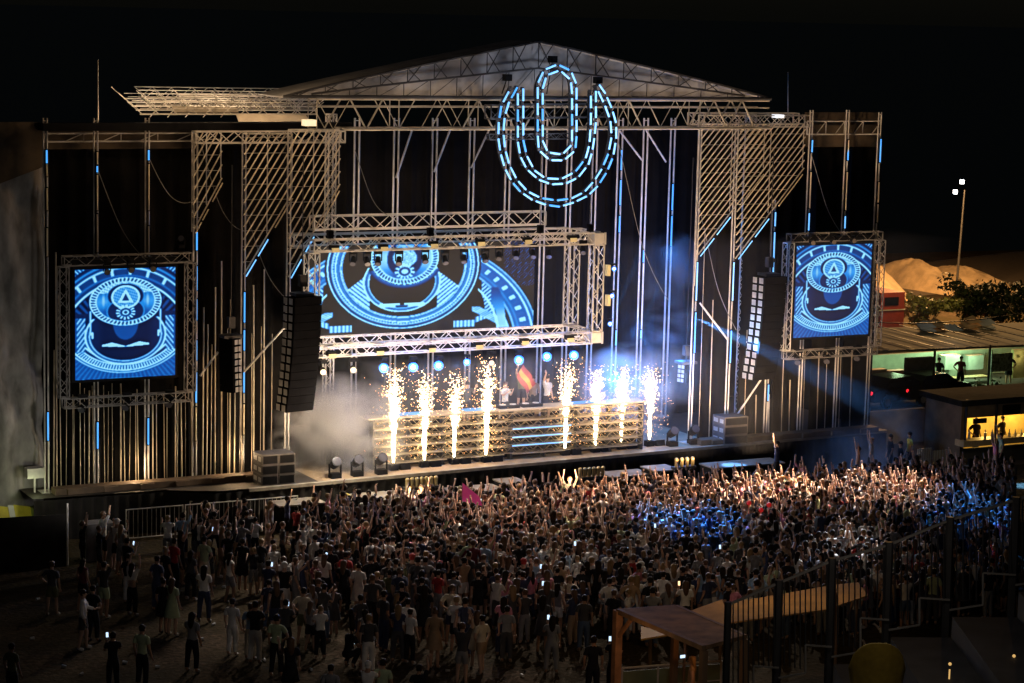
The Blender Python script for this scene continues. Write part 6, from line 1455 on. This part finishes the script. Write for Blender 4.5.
# ------------------------------------------------------------------ smoke
def smoke(name, c, r, dens_, seed, label, col_=(.9, .88, .85), scale=.8):
    b = MB(); b.ball((0, 0, 0), 1.0, 16, 10); o = b.build(name, None or M_BLACK); o.location = c; o.scale = r; o.data.materials.clear()
    mt = bpy.data.materials.new(label[:40]); mt.use_nodes = True; nt = mt.node_tree; nt.nodes.remove(nt.nodes['Principled BSDF'])
    pv = nt.nodes.new('ShaderNodeVolumePrincipled'); pv.inputs['Color'].default_value = (*col_, 1); pv.inputs['Anisotropy'].default_value = .1
    tc = nt.nodes.new('ShaderNodeTexCoord'); ln = nt.nodes.new('ShaderNodeVectorMath'); ln.operation = 'LENGTH'; nt.links.new(tc.outputs['Object'], ln.inputs[0])
    ge = nt.nodes.new('ShaderNodeNewGeometry'); nz = nt.nodes.new('ShaderNodeTexNoise'); nz.inputs['Scale'].default_value = scale; nz.inputs['Detail'].default_value = 7; nz.inputs['Distortion'].default_value = .8; nt.links.new(ge.outputs['Position'], nz.inputs['Vector'])
    mr = nt.nodes.new('ShaderNodeMapRange'); mr.inputs[1].default_value = .40; mr.inputs[2].default_value = .66; nt.links.new(nz.outputs[0], mr.inputs[0])
    fo_ = nt.nodes.new('ShaderNodeMapRange'); fo_.inputs[1].default_value = 1; fo_.inputs[2].default_value = .0; nt.links.new(ln.outputs['Value'], fo_.inputs[0])
    m1 = nt.nodes.new('ShaderNodeMath'); m1.operation = 'MULTIPLY'; nt.links.new(mr.outputs[0], m1.inputs[0]); nt.links.new(fo_.outputs[0], m1.inputs[1])
    m2 = nt.nodes.new('ShaderNodeMath'); m2.operation = 'MULTIPLY'; nt.links.new(m1.outputs[0], m2.inputs[0]); m2.inputs[1].default_value = dens_
    nt.links.new(m2.outputs[0], pv.inputs['Density']); nt.links.new(pv.outputs[0], nt.nodes['Material Output'].inputs['Volume'])
    mt.cycles.volume_step_rate = 1.0; o.data.materials.append(mt); tag(o, label, 'smoke', kind='stuff'); return o
# ------------------------------------------------------------------ show lighting
WARM = (1, .66, .38)
for x, Y in ((34, 71.5), (40, 71), (46, 71.5)):       # unseen warm spots added in the pit to light the trusses
    lamp('pit_fill', 'SPOT', (x, Y, 1.6), 4000, WARM, .4, aim=(x+.5, 78.5, 11.5), cone=115, blend=.6)
lamp('pit_fill', 'SPOT', (30, 72.0, 1.6), 1700, WARM, .4, aim=(31, 78.5, 11.5), cone=100, blend=.6)
lamp('pit_fill', 'SPOT', (48.6, 72.0, 1.6), 5600, WARM, .4, aim=(53, 78.5, 11.5), cone=100, blend=.6)
for x, z in ((26, 13.9), (29.5, 14.1)): lamp('roof_lamp_and_fill', 'POINT', (x, YF-2.2, 16.0), 130, (1, .66, .36), .3); lamp('roof_lamp_and_fill', 'POINT', (x, YF+2.5, z-.3), 420, (1, .72, .45), .3)  # upper front points are unseen fill added to brighten the roof sheets
lamp('gable_lamp', 'SPOT', (41, 71.5, 13.6), 420, (.8, .85, 1), .5, aim=(41, 76, 16.4), cone=160, blend=.6)
def gtarget(px, py, src, pw, col_, cone):
    t = PZ(px, py, 1.2); lamp('crowd_beam', 'SPOT', src, pw, col_, .08, aim=tuple(t), cone=cone, blend=.5)
gtarget(700, 533, (46, 72.4, 10.5), 120000, (.03, .25, 1), 15); gtarget(660, 528, (45.5, 72.4, 10.5), 60000, (.05, .3, 1), 10)
gtarget(968, 520, (56, 72.4, 11), 60000, (.03, .25, 1), 15)
gtarget(838, 560, (56, 72.4, 11), 60000, (.8, .9, 1), 8)
gtarget(770, 500, (50, 72.4, 10.5), 62000, (1, .72, .5), 26); gtarget(880, 500, (54, 72.4, 10.5), 46000, (1, .78, .6), 26); gtarget(650, 505, (45, 72.4, 9), 17000, (1, .66, .42), 36); gtarget(520, 518, (40, 72.4, 9), 8000, (1, .66, .42), 40)
for (tx_, ty_, sx_, pw_) in ((330, 560, 33, 4200), (480, 565, 39, 5200), (620, 565, 43, 5200), (230, 610, 30, 1500), (430, 640, 37, 1500), (780, 550, 50, 4200), (120, 600, 27, 550)):
    gtarget(tx_, ty_, (sx_, 72.4, 10.5), pw_, (1, .84, .72), 34)
lamp('crowd_fill', 'SPOT', (24, 36, 9), 370, (1, .84, .72), .6, aim=(30, 61, 0), cone=60)  # unseen fill added to lift the crowd from behind
b = MB(); b.box((31.5, 72.6, ZD+.3), (58.2, YF+.4, 9.9)); hz = b.build('haze', M_BLACK); hz.data.materials.clear()
hm = bpy.data.materials.new('thin stage haze'); hm.use_nodes = True; hn = hm.node_tree; hn.nodes.remove(hn.nodes['Principled BSDF']); pv = hn.nodes.new('ShaderNodeVolumePrincipled')
pv.inputs['Density'].default_value = .0042; pv.inputs['Color'].default_value = (.9, .93, 1, 1); pv.inputs['Anisotropy'].default_value = .2; hn.links.new(pv.outputs[0], hn.nodes['Material Output'].inputs['Volume']); hz.data.materials.append(hm)
tag(hz, 'thin haze hanging over the stage front', 'haze', kind='stuff')
bs = PY(692, 316, YF-1.0); bt_ = PY(880, 405, YF-3.5); lamp('beam', 'SPOT', tuple(bs), 260000, (.12, .4, 1), .03, aim=tuple(bt_), cone=10, blend=.5)
lamp('beam', 'SPOT', tuple(PY(655, 438, 75.6)), 9000, (.7, .85, 1), .02, aim=tuple(PY(676, 470, 74.2)), cone=9, blend=.3)
hb2 = MB(); hb2.box((34, YT-1.1, 3.5), (47.5, YT+1.3, 5.55)); hz2 = hb2.build('haze', M_BLACK); hz2.data.materials.clear(); hm2 = hm.copy(); hz2.data.materials.append(hm2)
hm2.node_tree.nodes[[n.name for n in hm2.node_tree.nodes if n.type == 'PRINCIPLED_VOLUME'][0]].inputs['Density'].default_value = .03; tag(hz2, 'haze added as a blue halo around the lamps under the centre truss', 'haze', kind='stuff')  # dense haze box added to give the blue lamps their halo
lamp('side_fill', 'POINT', (47.3, 75.6, 4.6), 420, (.12, .38, 1), .2); lamp('side_fill', 'SPOT', (48, 74.6, 5.5), 1000, (.4, .65, 1), .2, aim=(51.3, 75.3, 6.6), cone=40)  # unseen blue fill added for the right array's side plates
lamp('wing_light', 'POINT', (29.3, YF+.05, 2.4), 85, (1, .66, .36), .06); lamp('wing_light', 'POINT', (25.4, YF-.2, 2.2), 60, (1, .7, .4), .06)
for (x_, y_, pw_) in ((668, 250, 260), (641, 330, 300), (690, 236, 160)):
    q_ = PY(x_, y_, YF+2.5); lamp('blue_wash', 'POINT', tuple(q_), pw_, (.03, .25, 1), .08)
for (x_, y_, tx, ty) in ((637, 332, 700, 210), (668, 250, 720, 420), (610, 325, 650, 230)):
    lamp('beam', 'SPOT', tuple(PY(x_, y_, YF-.8)), 26000, (.1, .35, 1), .02, aim=tuple(PY(tx, ty, YF-2.2)), cone=7, blend=.5)
lamp('booth_fill', 'POINT', tuple(PY(520, 380, YDJ-.5)), 130, (1, .8, .6), .2)  # unseen warm fill added in front of the performers
lamp('terrace_fill', 'POINT', tuple(PD(880, 560, 41)+np.array((0, 0, 1.0))), 40, (1, .85, .7), .2); lamp('terrace_fill', 'POINT', tuple(PD(750, 600, 41)+np.array((0, 0, 1.0))), 12, (1, .85, .7), .2)  # unseen fill added to bring out the stair railings
c4 = PY(668, 325, YF+2.5); smoke('smoke', c4, (2.2, 1.4, 4.0), .2, 5, 'blue haze rising between the columns right of the centre screen', (.85, .9, 1), .5)
lamp('smoke_fill', 'POINT', tuple(np.array(c4)+(0, -.6, -.6)), 420, (.02, .25, 1), .3)  # unseen blue point added inside the haze to make it glow
lamp('scrim_fill', 'SPOT', (23.5, 70, 3), 270, (1, .95, .9), .4, aim=(20.2, 78.4, 5), cone=100)  # unseen fill added in front of the grey mesh
c1 = PY(338, 440, YF+.6); smoke('smoke', c1, (3.0, 2.2, 2.6), 5, 1, 'pale warm smoke drifting over the left part of the stage')
c2 = PY(625, 395, YF+1.5); smoke('smoke', c2, (2.4, 1.6, 2.2), 2.4, 2, 'blue lit smoke behind the right spark fountains')
c3 = PZ(868, 466, 1.2); smoke('smoke', c3, (3.4, 2.6, 1.9), .3, 3, 'thin blue haze in front of the stage at right', (.8, .88, 1))
lamp('smoke_fill', 'POINT', tuple(np.array(c1)+(-.8, -3.4, 1.6)), 900, (1, .85, .65), .3)  # unseen points added to light the two stage smoke clouds
lamp('smoke_fill', 'POINT', tuple(np.array(c2)+(-.2, .3, .9)), 650, (.02, .24, 1), .3)
lamp('haze_light', 'SPOT', (56, 72.4, 11), 2600, (.1, .35, 1), .1, aim=tuple(c3), cone=26)
sc.render.engine = 'CYCLES'; sc.cycles.use_denoising = True; sc.cycles.max_bounces = 4; sc.cycles.diffuse_bounces = 2; sc.cycles.glossy_bounces = 2
sc.cycles.volume_bounces = 0; sc.cycles.sample_clamp_indirect = 3; sc.cycles.sample_clamp_direct = 30; sc.cycles.caustics_reflective = False; sc.cycles.caustics_refractive = False
sc.view_settings.view_transform = 'Standard'; sc.view_settings.look = 'None'; sc.view_settings.exposure = 0; sc.view_settings.gamma = 1
